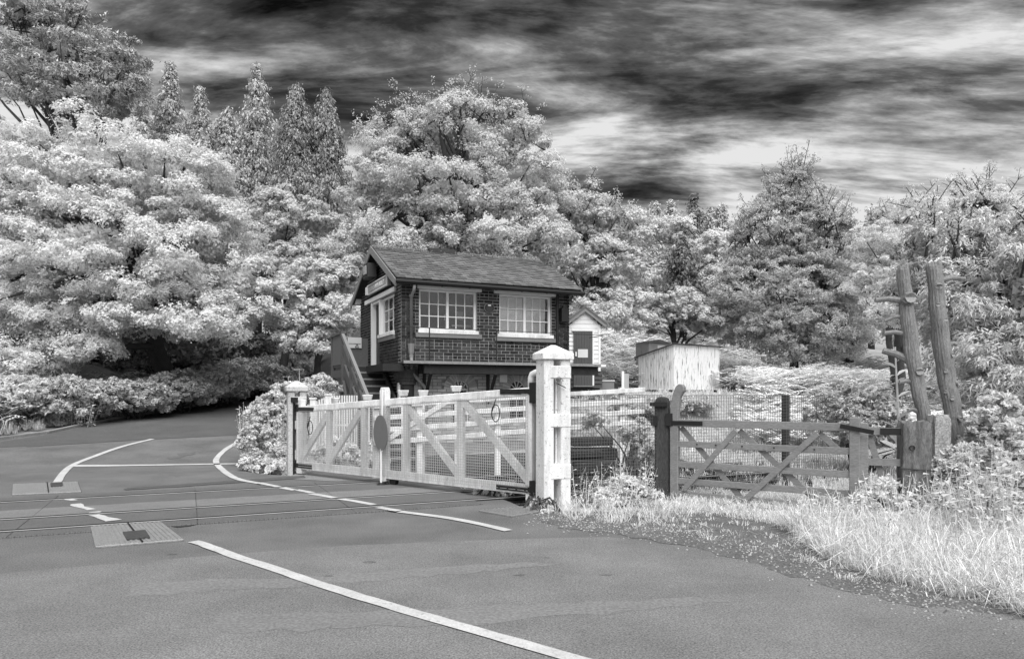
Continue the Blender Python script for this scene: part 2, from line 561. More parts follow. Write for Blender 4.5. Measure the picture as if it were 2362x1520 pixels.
# old tyre-polished tracks, oil spots and cracks worn into the tarmac
POL = mat('polished_tarmac', .185, .8, .2, 1.0, .3, 40, .4, 60)
OIL = mat('oil_spot', .085, .6, .3, 5, .3, 50)
for k, pts in enumerate([[(300, 1345), (700, 1330), (1150, 1300), (1300, 1300), (1150, 1316), (700, 1352), (300, 1375)], [(500, 1420), (1000, 1405), (1600, 1380), (1750, 1385), (1100, 1440), (500, 1460)]]):
    drape('worn_track', ragged(pts, .05, 40 + k), POL, .4, .0035, parent=road)
rg = random.Random(77)
for k in range(9):
    c = G(rg.uniform(300, 1500), rg.uniform(1265, 1330)) if k < 6 else G(rg.uniform(200, 480), rg.uniform(1085, 1110))
    r_ = rg.uniform(.015, .045)
    drape('oil_spot', [(c.x + math.cos(t_) * r_ * rg.uniform(.6, 1.3) * 1.5, c.y + math.sin(t_) * r_ * rg.uniform(.6, 1.3)) for t_ in np.linspace(0, 6.28, 12)[:-1]], ROADM, .3, .0045, parent=road)
# painted lines
def line(name, pts, w, dz=.010, **k):
    o = ribbon(name, pts, w, PAINT, dz, **k); o.parent = road
    return o
line('edge_line', [(352, 1013), (290, 1028), (225, 1050), (168, 1073), (146, 1092), (132, 1113)], .12, wob=.004)
line('stop_line', [(168, 1075), (360, 1073), (545, 1070)], .24, wob=.006, seed=1)
line('edge_line', [(556, 1017), (522, 1036), (502, 1055), (499, 1068), (512, 1083), (545, 1104), (605, 1117), (640, 1125)], .12, wob=.004, seed=2)
for k, pts in enumerate([[(598, 1116), (622, 1121), (641, 1125), (660, 1129), (681, 1133)], [(684, 1132), (720, 1139)], [(716, 1141), (745, 1146), (772, 1151)], [(775, 1152), (815, 1158), (862, 1167)]]):
    line('edge_line', pts, .11, dz=.021, wob=.006, seed=3 + k)
line('edge_line', [(872, 1173), (895, 1177), (921, 1181)], .12, dz=.021, wob=.006, seed=8)
line('edge_line', [(921, 1181), (970, 1187), (1025, 1194), (1100, 1208), (1173, 1225)], .12, wob=.006, seed=8)
line('edge_line', [(445, 1250), (470, 1257), (548, 1286), (623, 1310), (740, 1350), (890, 1396), (1040, 1440), (1250, 1500), (1500, 1570)], .115, wob=.005, seed=9)
for k, pts in enumerate([[(157, 1152), (170, 1157)], [(172, 1165), (185, 1172), (215, 1178)], [(214, 1184), (222, 1186)], [(222, 1190), (245, 1197), (262, 1204)]]):
    line('worn_line_mark', pts, .12, dz=.021, wob=.03, seed=12 + k)

# railway: rails, rubber panels in the road, sleepers and ballast beyond it
NA, NB, NC = 9.17, 10.03, 11.60
track = tag(empty('railway_track', UN(0, NB, 0)), kind='structure')
def to(o, p):
    o.parent = p; o.matrix_parent_inverse = Matrix.Translation(-Vector(p.location)); return o
for n in (NA, NB, NC):
    b = MB()
    b.bar(UN(-26, n, -.05), UN(60, n, -.05), .14, .03); b.bar(UN(-26, n, -.02), UN(60, n, -.02), .03, .1); b.bar(UN(-26, n, .003), UN(60, n, .003), .07, .03)
    r = to(b.build('rail', RAILS), track)
    h = MB().bar(UN(-26, n, .020), UN(60, n, .020), .062, .006).build('rail_head', RAILM); h.parent = r
rng = random.Random(5)
def panel_strip(n0, n1, ulo, uhi, ln, mt):
    u = ulo
    while u < uhi - .2:
        e = min(uhi, u + ln)
        c = [UN(u + .003, n0, 0), UN(e - .003, n0, 0), UN(e - .003, n1, 0), UN(u + .003, n1, 0)]
        zt = .014 + rng.uniform(-.002, .002)
        for p in c: p.z = zt - .03
        to(MB().prism(c, (0, 0, .03)).build('crossing_panel', mt, bevel=.004), track)
        u = e
def rib_mat():
    m = mat('ribbed_panel', .15, .7, .25, 3, .3, 60, spec=.3)
    t = m.node_tree
    b = [x for x in t.nodes if x.type == 'BSDF_PRINCIPLED'][0]
    g = N(t, 'ShaderNodeNewGeometry'); mp = N(t, 'ShaderNodeMapping'); mp.inputs['Rotation'].default_value = (0, 0, R(20))
    L(t, g.outputs['Position'], mp.inputs[0])
    w = N(t, 'ShaderNodeTexWave'); w.inputs['Scale'].default_value = 9.0
    L(t, mp.outputs[0], w.inputs[0])
    bn = N(t, 'ShaderNodeBump'); bn.inputs['Strength'].default_value = .9; bn.inputs['Distance'].default_value = .02
    L(t, w.outputs[0], bn.inputs['Height']); L(t, bn.outputs[0], b.inputs['Normal'])
    return m
RIB = rib_mat()
panel_strip(NA - .36, NA - .045, -14.3, 3.6, 1.8, RIB)
panel_strip(NA + .07, NB - .045, -14.3, 3.9, 1.8, RUB)
panel_strip(NB + .07, NB + .78, -14.3, 3.9, 1.8, mat('rubber_panel_worn', .18, .75, .25, 2, .3, 60, .3, 120, spec=.3))
panel_strip(NB + .79, NC - .045, -14.3, 3.9, 1.8, RUB)
panel_strip(NC + .07, NC + .50, -14.3, 3.9, 1.8, RUB)
drape('ballast', [tuple(UN(u, n)[:2]) for u, n in [(4.25, 8.7), (9.8, 8.6), (10.4, 10.5), (9.8, 13.0), (4.25, 12.8)]], BALL, .35, .02, kind='structure')
drape('cess', [tuple(UN(u, n)[:2]) for u, n in [(4.3, 12.85), (9.8, 13.05), (10.2, 14.2), (9.9, 15.3), (4.0, 15.8), (2.6, 14.9), (3.2, 13.4)]], mat('cess_dirt_and_shadow', .06, .95, .4, 3, .5, 40, .8, 40), .35, .012, kind='structure')  # dark dirt; the signal box's shadow is put into its tone too
sleep = MB().box((-.12, -1.25, -.2), (.12, 1.25, -.09))
me = None
for k in range(26):
    u = 4.75 + k * .68
    p = UN(u, (NB + NC) / 2, 0)
    if me is None:
        o = sleep.build('sleeper', DARKT); me = o.data
    else:
        o = bpy.data.objects.new('sleeper', me); col.objects.link(o)
    o.location = p - Vector(track.location) + Vector((0, 0, .04)); o.rotation_euler = (0, 0, TA); o.parent = track

# inspection plates set in the road
def plate(pts, label, box_px=None, nrib=16):
    c = [G(*p) for p in pts]
    m = sum(c, Vector()) / 4
    root = tag(empty('cover_plate', m), label, 'cover plate', 'metal cover plates set in the road')
    q = [p - m for p in c]
    for p in q: p.z = 0
    MB().prism([p + Vector((0, 0, .0)) for p in q], (0, 0, .022)).build('plate', PLATE, root, bevel=.004)
    rb = MB()
    for k in range(nrib):
        f = (k + .5) / nrib
        rb.bar(q[0].lerp(q[1], f) * .96 + Vector((0, 0, .024)), q[3].lerp(q[2], f) * .96 + Vector((0, 0, .024)), .022, .010)
    rb.build('ribs', PLATE, root)
    if box_px:
        b = [G(*p) - m for p in box_px]
        for p in b: p.z = .026
        MB().prism(b, (0, 0, .016)).build('lift_lid', mat('dark_lid', .06, .6, .3, 20, .3, 60), root)
        MB().bar(q[0].lerp(q[1], .52) + Vector((0, 0, .032)), q[3].lerp(q[2], .52) + Vector((0, 0, .032)), .015, .008).build('joint_strip', RAILS, root)
plate([(209, 1218), (372, 1207), (424, 1248), (220, 1265)], 'ribbed metal cover plate with dark lid nearest the long painted line', [(283, 1235), (335, 1230), (346, 1247), (292, 1252)])
plate([(30, 1119), (179, 1113), (187, 1136), (28, 1143)], 'ribbed metal cover plate below the curved white line at the left', [(116, 1119), (144, 1117), (145, 1125), (117, 1127)], 22)
plate([(1104, 1180), (1198, 1173), (1244, 1182), (1180, 1193)], 'small metal cover plate beside the grass below the tall gate post', None, 10)

# loose stones along the broken edge of the road
st = MB(); rg = random.Random(31)
ep = [G(*p) for p in [(1245, 1190), (1320, 1212), (1450, 1225), (1620, 1243), (1790, 1285), (1940, 1338), (2120, 1385), (2300, 1412)]]
for k in range(2600):
    i = rg.randrange(len(ep) - 1); p = ep[i].lerp(ep[i + 1], rg.random())
    q = Vector((p.x + rg.gauss(.05, .22), p.y + rg.gauss(.15, .30), 0)); q.z = tz(q.x, q.y) + .004
    r_ = rg.uniform(.004, .013); a = rg.uniform(0, 6.28)
    pts_ = [q + Vector((math.cos(a + j * 1.57) * r_ * rg.uniform(.7, 1.3), math.sin(a + j * 1.57) * r_ * rg.uniform(.7, 1.3), 0)) for j in range(4)]
    st.add(pts_ + [q + Vector((0, 0, r_ * .9))], [(0, 1, 4), (1, 2, 4), (2, 3, 4), (3, 0, 4)])
tag(st.build('loose_stones', mat('stone_chips', .26, .9, .3, 4, island=.6)), 'loose stone chips along the broken road edge', 'stones', None, 'stuff')

# ================================================================== SIGNAL BOX  (local x along the front, y into the building, z up)
BL, BW, ZW, ZE = 4.4, 4.2, 2.2, 4.02
C0 = Vector((-2.545, 16.3, 0))
box = tag(empty('signal_box', C0, TA), 'dark brick railway signal box with slate roof behind the white gate', 'signal box')
def bput(mb, name, m, parent=box, **k):
    return mb.build(name, m, parent, **k)
brick_me = {}
def unit_box(name, m):
    me = bpy.data.meshes.new(name)
    b = MB().box((-.5, -.5, -.5), (.5, .5, .5))
    me.from_pydata(b.v, [], b.f)
    bm = bmesh.new(); bm.from_mesh(me); bmesh.ops.recalc_face_normals(bm, faces=bm.faces); bm.to_mesh(me); bm.free()
    me.materials.append(m)
    return me
def place_unit(name, me, c, s, parent, rot=None):
    o = bpy.data.objects.new(name, me)
    o.location = c; o.scale = s
    if rot: o.rotation_euler = rot
    o.parent = parent
    col.objects.link(o)
    return o
def courses(a0, a1, z0, z1, opens, keep=None, seed=0, header=4, skip=0.0):
    """bricks of a wall as (a centre, z centre, length, height)"""
    rg = random.Random(seed)
    CH, BLn = .0755, .2285
    out_ = []
    k = 0
    z = z0
    while z + .05 < z1:
        ln = .1145 if k % header == 2 else BLn
        off = 0 if k % 2 == 0 else -ln / 2
        a = a0 + off
        zc = z + CH / 2
        while a < a1 - .01:
            s, e = max(a, a0), min(a + ln, a1)
            segs = [(s, e)]
            for (oa, ob, za, zb) in opens:
                if za < zc + .02 and zb > zc - .02:
                    ns = []
                    for (p, q) in segs:
                        if q <= oa or p >= ob: ns.append((p, q)); continue
                        if p < oa: ns.append((p, oa))
                        if q > ob: ns.append((ob, q))
                    segs = ns
            for (p, q) in segs:
                if q - p > .045 and (keep is None or keep((p + q) / 2, zc)):
                    out_.append(((p + q) / 2, zc, q - p - .017, CH - .0165))
            a += ln
        z += CH; k += 1
    return out_
def rect_minus(a0, a1, z0, z1, opens):
    """rectangles that cover a wall but leave its openings free"""
    xs = sorted({a0, a1} | {min(max(v, a0), a1) for o in opens for v in o[:2]})
    r_ = []
    for p, q in zip(xs, xs[1:]):
        m = (p + q) / 2
        zs = z0
        for o in sorted([o for o in opens if o[0] < m < o[1]], key=lambda o: o[2]):
            if o[2] > zs: r_.append((p, q, zs, o[2]))
            zs = max(zs, o[3])
        if zs < z1: r_.append((p, q, zs, z1))
    return r_
W1 = (.434, 1.870, 2.96, 3.90); W2 = (2.461, 3.889, 2.93, 3.90)
A1, A2, AZ, AR = 1.463, 2.97, 1.57, .215
up_open = [W1, W2]
lo_open = [(A1 - AR, A1 + AR, .75, AZ + AR), (A2 - AR, A2 + AR, .75, AZ + AR)]
GW = (.60, 1.967, 2.96, 3.86); GD = (2.00, 2.83, 2.15, 3.86)
roof_z = lambda v: 4.07 + (1.13) * (1 - abs(v - BW / 2) / (BW / 2 + .3))

# mortar backing walls
wb = MB()
for (p, q, a, b) in rect_minus(0, BL, ZW - .1, ZE, up_open): wb.box((p, .008, a), (q, .24, b))
wall_front = bput(wb, 'wall', MORT); wall_front['label'] = 'upper front wall of dark brick with pale mortar'
wb = MB()
for (p, q, a, b) in rect_minus(0, BL, -.1, ZW - .1, lo_open): wb.box((p, .03, a), (q, .26, b))
wall_low = bput(wb, 'lower_wall', MORTD)
wb = MB()
for (p, q, a, b) in rect_minus(.012, BW, -.1, ZE, [GW, GD]): wb.box((.008, p if p > .02 else .25, a), (.24, q, b))
wb.prism([(.008, 0.012, ZE), (.008, BW, ZE), (.008, BW, 4.15), (.008, BW / 2, 5.07), (.008, .012, 4.15)], (.2, 0, 0))
wall_gable = bput(wb, 'gable_wall', MORTD)
wb = MB(); wb.box((BL - .24, .25, -.1), (BL - .008, BW, ZE)); wb.box((.25, BW - .24, -.1), (BL - .25, BW - .008, ZE))
wb.prism([(BL - .2, .1, ZE), (BL - .2, BW, ZE), (BL - .2, BW, 4.15), (BL - .2, BW / 2, 5.07), (BL - .2, .1, 4.15)], (.19, 0, 0))
bput(wb, 'rear_wall', MORTD)
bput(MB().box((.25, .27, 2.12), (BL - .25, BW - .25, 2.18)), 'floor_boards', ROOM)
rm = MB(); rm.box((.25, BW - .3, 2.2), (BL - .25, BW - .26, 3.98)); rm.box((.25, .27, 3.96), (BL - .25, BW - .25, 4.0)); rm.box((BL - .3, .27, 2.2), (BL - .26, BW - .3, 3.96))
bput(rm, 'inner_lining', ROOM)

BM = unit_box('brick', BRICK)
def is_pier(a): return a < .30 or a > BL - .34
front = courses(.0, BL, ZW - .06, ZE, up_open, seed=1)
# the nearest 300 as pieces, the others joined
front_sorted = sorted(front, key=lambda b: (-(b[2] * b[3] > .011), b[0]))
rgb_ = random.Random(3)
rest = MB()
for k, (a, z, l_, h_) in enumerate(front_sorted):
    pr = (.016 if is_pier(a) else 0) + rgb_.uniform(0, .004)
    if k < 300:
        place_unit('brick', BM, (a, .05 - pr, z), (l_, .1, h_), wall_front)
    else:
        rest.box((a - l_/2, -pr, z - h_/2), (a + l_/2, .1, z + h_/2))
o = bput(rest, 'brickwork', BRICK, wall_front); o['kind'] = 'stuff'
gb = MB()
gable = courses(.0, BW, ZW - .3, 5.1, [GW, (GD[0], GD[1], 2.15, GD[3])], keep=lambda v, z: z < roof_z(v) - .06, seed=2)
for (a, z, l_, h_) in gable:
    pr = rgb_.uniform(0, .004)
    gb.box((-pr, a - l_/2, z - h_/2), (.1, a + l_/2, z + h_/2))
o = bput(gb, 'brickwork', BRICK, wall_gable); o['kind'] = 'stuff'
gb = MB()
for (a, z, l_, h_) in courses(.0, BW, 0, ZW - .32, [], seed=4):
    gb.box((-rgb_.uniform(.0, .004), a - l_/2, z - h_/2), (.1, a + l_/2, z + h_/2))
o = bput(gb, 'brickwork', BRICK, wall_gable); o['kind'] = 'stuff'
def off_arch(a, z):
    return not any(math.hypot(a - c, z - AZ) < .43 and z > AZ - .02 for c in (A1, A2))
low = courses(.42, BL, .3, ZW - .12, lo_open, keep=off_arch, seed=5)
lowb = [b for b in low if b[1] > 1.1]
BML = unit_box('pale_brick', BRICKL)
rest = MB()
for k, (a, z, l_, h_) in enumerate(sorted(lowb, key=lambda b: -b[2])):
    if k < 150:
        place_unit('brick', BML, (a, .07, z), (l_, .1, h_), wall_low)
    else:
        rest.box((a - l_/2, .02 - rgb_.uniform(0, .004), z - h_/2), (a + l_/2, .1, z + h_/2))
for (a, z, l_, h_) in [b for b in low if b[1] <= 1.1]:
    rest.box((a - l_/2, .02, z - h_/2), (a + l_/2, .1, z + h_/2))
o = bput(rest, 'brickwork', BRICKL, wall_low); o['kind'] = 'stuff'
# arches: each voussoir a piece, with a semicircular fanlight inside
for c in (A1, A2):
    for k in range(17):
        a0_, a1_ = math.pi * (k + .08) / 17, math.pi * (k + .92) / 17
        r0, r1 = AR + .004, .425 + rgb_.uniform(-.006, .006)
        poly = [(c + math.cos(t_) * r_, .012, AZ + math.sin(t_) * r_) for t_, r_ in ((a0_, r0), (a1_, r0), (a1_, r1), (a0_, r1))]
        MB().prism(poly, (0, .09, 0)).build('arch_brick', BRICKL, wall_low)
    win = empty('arched_window', (c, .11, AZ), 0, box)
    fr = MB()
    arc = [(math.cos(math.pi * k / 16) * AR, 0, math.sin(math.pi * k / 16) * AR) for k in range(17)]
    for p, q in zip(arc, arc[1:]): fr.bar(p, q, .05, .03, up=(p[0], 0, p[2] + 1e-3))
    fr.box((-AR, -.02, -.8), (-AR + .03, .02, 0)); fr.box((AR - .03, -.02, -.8), (AR, .02, 0)); fr.box((-AR, -.02, -.02), (AR, .02, .012))
    fr.box((-.01, -.015, -.8), (.01, .015, 0))
    fr.build('frame', TRIM, win)
    for t_ in (40, 75, 105, 140):
        MB().bar((0, 0, 0), (math.cos(R(t_)) * AR, 0, math.sin(R(t_)) * AR), .022, .018, up=(0, 1, 0)).build('glazing_bar', TRIM, win)
    MB().prism([(-AR, .03, -.82), (AR, .03, -.82)] + [(x, .03, z) for x, y, z in arc], (0, .006, 0)).build('pane', GLASS, win)
    bput(MB().box((c - .4, .5, .5), (c + .4, .52, 2.0)), 'unlit_room_sheet', mat('unlit_black', .004, 1, 0, 1))  # black sheet standing in for the unlit room behind the window

# corner pier and plinth mouldings below the walkway (bull-nosed corner in the photograph)
cm = MB()
cm.tube([(.18, .17, 1.0), (.18, .17, 1.83)], .20, 16); bput(cm, 'corner_pier', BRICK)
cm = MB()
for z0_, z1_, r_ in ((1.83, 2.03, .30), (1.76, 1.83, .26), (1.68, 1.75, .235)):
    cm.tube([(.18, .17, z0_), (.18, .17, z1_)], r_, 16)
bput(cm, 'corner_moulding', mat('moulded_stone', .075, .85, .25, 6, .3, 70))

# windows: frame, glazing bars, panes
def window(a0, a1, z0, z1, axis_='x', ncol=6, nrow=3, blind=False, depth=.10, sashes=2, name='window'):
    root = empty(name, (a0, 0, z0) if axis_ == 'x' else (0, a0, z0), 0, box)
    w, h = a1 - a0, z1 - z0
    def bx(m, p, q):      # p,q in (a, depth, z)
        if axis_ == 'x': m.box((p[0], p[1], p[2]), (q[0], q[1], q[2]))
        else: m.box((p[1], p[0], p[2]), (q[1], q[0], q[2]))
        return m
    f = MB()
    bx(f, (0, depth - .03, 0), (.05, depth + .06, h)); bx(f, (w - .05, depth - .03, 0), (w, depth + .06, h))
    bx(f, (.05, depth - .03, h - .045), (w - .05, depth + .06, h)); bx(f, (.05, depth - .03, 0), (w - .05, depth + .06, .05))
    f.build('frame', TRIM, root)
    if sashes == 2:
        bx(MB(), (w/2 - .03, depth - .025, .05), (w/2 + .03, depth + .055, h - .045)).build('meeting_stile', TRIM, root)
    cw, rh = (w - .1) / ncol, (h - .095) / nrow
    for k in range(1, ncol):
        if sashes == 2 and k * 2 == ncol: continue
        bx(MB(), (.05 + k*cw - .010, depth, .05), (.05 + k*cw + .010, depth + .035, h - .045)).build('glazing_bar', TRIM, root)
    for k in range(1, nrow):
        bx(MB(), (.05, depth + .002, .05 + k*rh - .010), (w - .05, depth + .033, .05 + k*rh + .010)).build('glazing_bar', TRIM, root)
    me_ = None
    for i in range(ncol):
        for j in range(nrow):
            m = MB()
            bx(m, (.05 + i*cw + .008, depth + .014, .05 + j*rh + .008), (.05 + (i+1)*cw - .008, depth + .019, .05 + (j+1)*rh - .008))
            m.build('pane', GLASS, root)
    if blind:
        b = MB()
        n = 30
        for k in range(n):
            z = .06 + (h - .11) * k / n
            for s0, s1 in ((.055, w/2 - .03), (w/2 + .03, w - .11)):
                b.add([(s0, depth + .030, z), (s1, depth + .030, z), (s1, depth + .042, z + (h-.11)/n * .86), (s0, depth + .042, z + (h-.11)/n * .86)], [(0, 1, 2, 3)])
        o = b.build('venetian_blind', BLIND, root)
    return root
window(*W1); window(*W2, blind=True)
window(*GW, axis_='y', ncol=3, nrow=3, sashes=1)
# sliding gable window's other half and the door
door = empty('door', (0, GD[0], GD[2]), 0, box)
dw, dh = GD[1] - GD[0], GD[3] - GD[2]
MB().box((.11, .0, 0), (.15, dw, dh)).build('door_leaf', mat('door_paint', .05, .6, .2, 5), door)
MB().box((-.03, dw - .07, 0), (.1, dw, dh)).build('door_frame', TRIM, door)
MB().box((-.02, -.035, .8), (.1, .0, dh)).build('door_frame', TRIM, door)
MB().box((0, 0, dh - .06), (.1, dw - .07, dh)).build('door_head', TRIM, door)
for k in range(1, 4): MB().box((.10, dw * k / 4 - .008, .3), (.112, dw * k / 4 + .008, dh - .1)).build('door_board', GREYP, door)
MB().bar((.1, .10, .95), (.04, .10, .95), .03, .03).build('handle', BLACK, door)
# lintels and sills
for k, (p, q, a, b) in enumerate([(.386, 1.98, 3.905, 3.985), (2.31, 4.0, 3.905, 3.985)]):
    bput(MB().box((p, -.05, a), (q, .2, b)), 'lintel', TRIM, bevel=.006)
bput(MB().box((-.05, .45, 3.875), (.2, 3.48, 3.985)), 'lintel', TRIM, bevel=.006)
for p, q, z in ((.40, 1.90, 2.96), (2.40, 3.93, 2.93)):
    bput(MB().box((p, -.06, z - .085), (q, .12, z)), 'window_sill', WHITE, bevel=.006)
    bput(MB().box((p - .06, -.045, z - .185), (q + .09, .12, z - .086)), 'stone_sill', STONE, bevel=.008)
bput(MB().box((-.06, .55, 2.87), (.12, 2.0, 2.955)), 'window_sill', WHITE, bevel=.006)
bput(MB().box((-.045, .5, 2.76), (.12, 2.0, 2.868)), 'stone_sill', STONE, bevel=.008)

# things seen inside through the near window
for k, (x, z, w_, h_, y_) in enumerate([(1.2, 3.24, .10, .15, .45), (1.62, 3.30, .16, .2, .7), (1.45, 3.12, .5, .04, .6)]):
    bput(MB().box((x, y_, z), (x + w_, y_ + .02, z + h_)), 'paper_notice', PAPER)
bput(MB().box((.4, .6, 2.2), (4.0, 1.1, 3.1)), 'lever_frame_shelf', mat('shelf_dark', .05, .7, .2, 4))

# roof: deck, slates on both slopes, ridge, barge boards, gutters
U0, U1, V0 = -.2, 4.60, -.32
SL = Vector((0, BW / 2 - V0, 1.15)); slope_len = SL.length; sdir = SL.normalized(); snor = Vector((0, -sdir.z, sdir.y))
EZ = 4.06
dk = MB()
dk.prism([(U0 + .02, V0 + .03, EZ - .03), (U0 + .02, BW/2, EZ + 1.12), (U0 + .02, BW - V0 - .03, EZ - .03), (U0 + .02, BW - V0 - .1, EZ - .08), (U0 + .02, BW/2, EZ + 1.03), (U0 + .02, V0 + .1, EZ - .08)], (U1 - U0 - .04, 0, 0))
roof = bput(dk, 'roof', DARKT)
SM = unit_box('slate', SLATE)
gauge, sw = .168, .205
tilt = math.atan2(sdir.z, sdir.y)
rs = random.Random(11)
nrow = int(slope_len / gauge) + 1
rest = MB(); cnt = 0
slates = []
for r_ in range(nrow):
    s0 = r_ * gauge
    off = (r_ % 2) * sw / 2
    a = U0 - off
    while a < U1 - .02:
        p, q = max(a, U0), min(a + sw, U1)
        if q - p > .03: slates.append((r_, (p + q) / 2, q - p - .012))
        a += sw
for idx, (r_, a, w_) in enumerate(slates):
    ln = min(gauge * 1.32, slope_len - r_ * gauge + .02)
    base = Vector((a, V0, EZ)) + sdir * (r_ * gauge + ln / 2 - .03) + snor * (.024 + rs.uniform(0, .006))
    extra = R(5.0) + R(rs.uniform(-.5, .5))
    if idx < 300:
        place_unit('slate', SM, base, (w_, ln, .026), roof, (tilt - extra, 0, R(rs.uniform(-.4, .4))))
    else:
        M_ = Matrix.Translation(base) @ Matrix.Rotation(tilt - extra, 4, 'X')
        vs_ = [M_ @ Vector((x * w_, y * ln, z * .024)) for x, y, z in ((-.5,-.5,-.5),(.5,-.5,-.5),(.5,.5,-.5),(-.5,.5,-.5),(-.5,-.5,.5),(.5,-.5,.5),(.5,.5,.5),(-.5,.5,.5))]
        rest.add(vs_, [(0,3,2,1),(4,5,6,7),(0,1,5,4),(1,2,6,5),(2,3,7,6),(3,0,4,7)])
for (r_, a, w_) in slates:              # the rear slope
    ln = min(gauge * 1.32, slope_len - r_ * gauge + .02)
    s2 = Vector((0, -sdir.y, sdir.z)); n2 = Vector((0, sdir.z, sdir.y))
    base = Vector((a, BW - V0, EZ)) + s2 * (r_ * gauge + ln / 2 - .03) + n2 * .014
    M_ = Matrix.Translation(base) @ Matrix.Rotation(-tilt + R(1.9), 4, 'X')
    vs_ = [M_ @ Vector((x * w_, y * ln, z * .024)) for x, y, z in ((-.5,-.5,-.5),(.5,-.5,-.5),(.5,.5,-.5),(-.5,.5,-.5),(-.5,-.5,.5),(.5,-.5,.5),(.5,.5,.5),(-.5,.5,.5))]
    rest.add(vs_, [(0,3,2,1),(4,5,6,7),(0,1,5,4),(1,2,6,5),(2,3,7,6),(3,0,4,7)])
o = bput(rest, 'slating', SLATE, roof); o['kind'] = 'stuff'
RZ = EZ + 1.15
for k in range(11):
    x0 = U0 + k * (U1 - U0) / 11
    MB().prism([(x0 + .006, BW/2 - .13, RZ - .035), (x0 + .006, BW/2, RZ + .045), (x0 + .006, BW/2 + .13, RZ - .035), (x0 + .006, BW/2, RZ + .015)], ((U1 - U0) / 11 - .012, 0, 0)).build('ridge_tile', SLATE, roof)
mo = MB()
for k in range(260):                      # moss and twigs caught along the ridge
    x0 = U0 + rs.random() * (U1 - U0); y0 = BW/2 - abs(rs.gauss(0, .13)); z0 = RZ + .03 - (BW/2 - y0) * .48
    d_ = Vector((rs.uniform(-1, 1), rs.uniform(-1, .6), rs.uniform(0, 1))).normalized() * rs.uniform(.03, .10)
    mo.bar((x0, y0, z0), Vector((x0, y0, z0)) + d_, .014, .01)
o = bput(mo, 'moss', mat('moss', .30, .95, .3, 20), roof); o['kind'] = 'stuff'
bput(MB().box((1.30, BW/2 - .2, RZ - .05), (2.05, BW/2 + .2, RZ + .07)), 'ridge_vent', mat('vent_dark', .05, .8, .4, 10), roof)
for u_, nm in ((U0 - .025, 'barge_board'), (U1 + .0, 'barge_board')):
    for sgn in (0, 1):
        p = Vector((u_, V0 - .03, EZ - .10)); q = Vector((u_, BW/2, EZ + 1.08))
        if sgn: p.y = BW - p.y
        b = MB(); dd = (q - p)
        dn = Vector((0, -dd.z, dd.y)).normalized() * .085
        if dn.z < 0: dn = -dn
        b.prism([p - dn, q - Vector((0, 0, .10)), q + Vector((0, 0, .09)), p + dn * .7], (.03, 0, 0))
        o = bput(b, nm, GREYL, roof)
bput(MB().box((U0, V0 + .05, EZ - .115), (U1, V0 + .08, EZ - .03)), 'fascia', GREYP, roof)
gt = MB(); gt.tube([(U0 - .02, V0 - .03, EZ - .06), (U1 + .04, V0 - .03, EZ - .075)], .05, 10)
bput(gt, 'gutter', BLACK, roof)
for k in range(7): bput(MB().box((U0 + .4 + k * .68, V0 - .03, EZ - .13), (U0 + .42 + k * .68, V0 + .05, EZ - .09)), 'gutter_bracket', BLACK, roof)
bput(MB().box((U0, V0 + .081, EZ - .07), (U1, -.002, EZ - .045)), 'soffit', DARKT, roof)
bput(MB().box((-.14, BW - .1, 4.0), (.02, BW + .3, 4.12)), 'purlin_end', TRIM, roof)
# downpipe with hopper
dp = empty('downpipe', (.226, -.06, 0), 0, box)
PIPE = GREYL
MB().tube([(0, V0 + .07, EZ - .12), (0, V0 + .1, EZ - .24), (0, 0, EZ - .36), (0, 0, 2.50)], .038, 10).build('pipe', PIPE, dp, smooth=True)
MB().tube([(0, 0, 2.62), (0, 0, 2.40), (0, 0, 2.36)], [.085, .06, .045], 8).build('hopper', PIPE, dp)
MB().tube([(0, -.01, 2.40), (0, -.01, 1.98), (.06, -.02, 1.90), (.30, -.02, 1.64), (.34, -.02, 1.56), (.34, -.02, .4)], .04, 10).build('pipe', PIPE, dp, smooth=True)
for z_ in (3.72, 2.34): MB().tube([(0, 0, z_ - .03), (0, 0, z_ + .03)], .052, 10).build('collar', PIPE, dp)
MB().tube([(.34, -.02, 1.43), (.34, -.02, 1.49)], .055, 10).build('collar', PIPE, dp)
bput(MB().tube([(4.03, -.05, EZ - .1), (4.03, -.05, 2.2)], .04, 10), 'dark_downpipe', BLACK)
# walkway on brackets with a thin rail
wk = empty('walkway', (0, 0, ZW), 0, box)
nb = 0
for x0 in np.arange(-.08, 5.1, .9):
    x1 = min(x0 + .9, 5.12)
    for k in range(3):
        MB().box((x0 + .005, -.56 + k * .185, -.05), (x1 - .005, -.56 + k * .185 + .178, -.012 + rs.uniform(-.004, .004))).build('plank', mat('walkway_plank', .06, .85, .3, 6, .3, 50), wk)
MB().box((-.1, -.585, -.055), (5.14, -.562, .008)).build('edge_strip', mat('pale_edge', .24, .8, .35, 8, .3, 50), wk)
MB().box((.4, -.5, -.27), (4.95, -.40, -.052)).build('bearer_and_shade', DARKT, wk)  # dark beam that also paints in the shade below the walkway
MB().box((.4, -.1, -.27), (4.45, -.02, -.052)).build('bearer_and_shade', DARKT, wk)
for x0 in (.55, 2.15, 3.75):
    b = MB(); b.bar((x0, -.03, -.95), (x0, -.5, -.27), .06, .06); b.box((x0 - .03, -.06, -.95), (x0 + .03, .02, -.27))
    b.build('bracket', BLACK, wk)
for x0 in (-.02, .504, 2.15, 4.05):
    MB().tube([(x0, -.55, -.1), (x0, -.55, .76)], .013, 6).build('rail_post', BLACK, wk)
MB().tube([(-.06, -.02, .78), (-.05, -.55, .76), (1.2, -.55, .745), (2.15, -.55, .75), (4.05, -.55, .74), (5.08, -.55, .74), (5.05, .1, .72)], .008, 6).build('hand_rail', BLACK, wk)
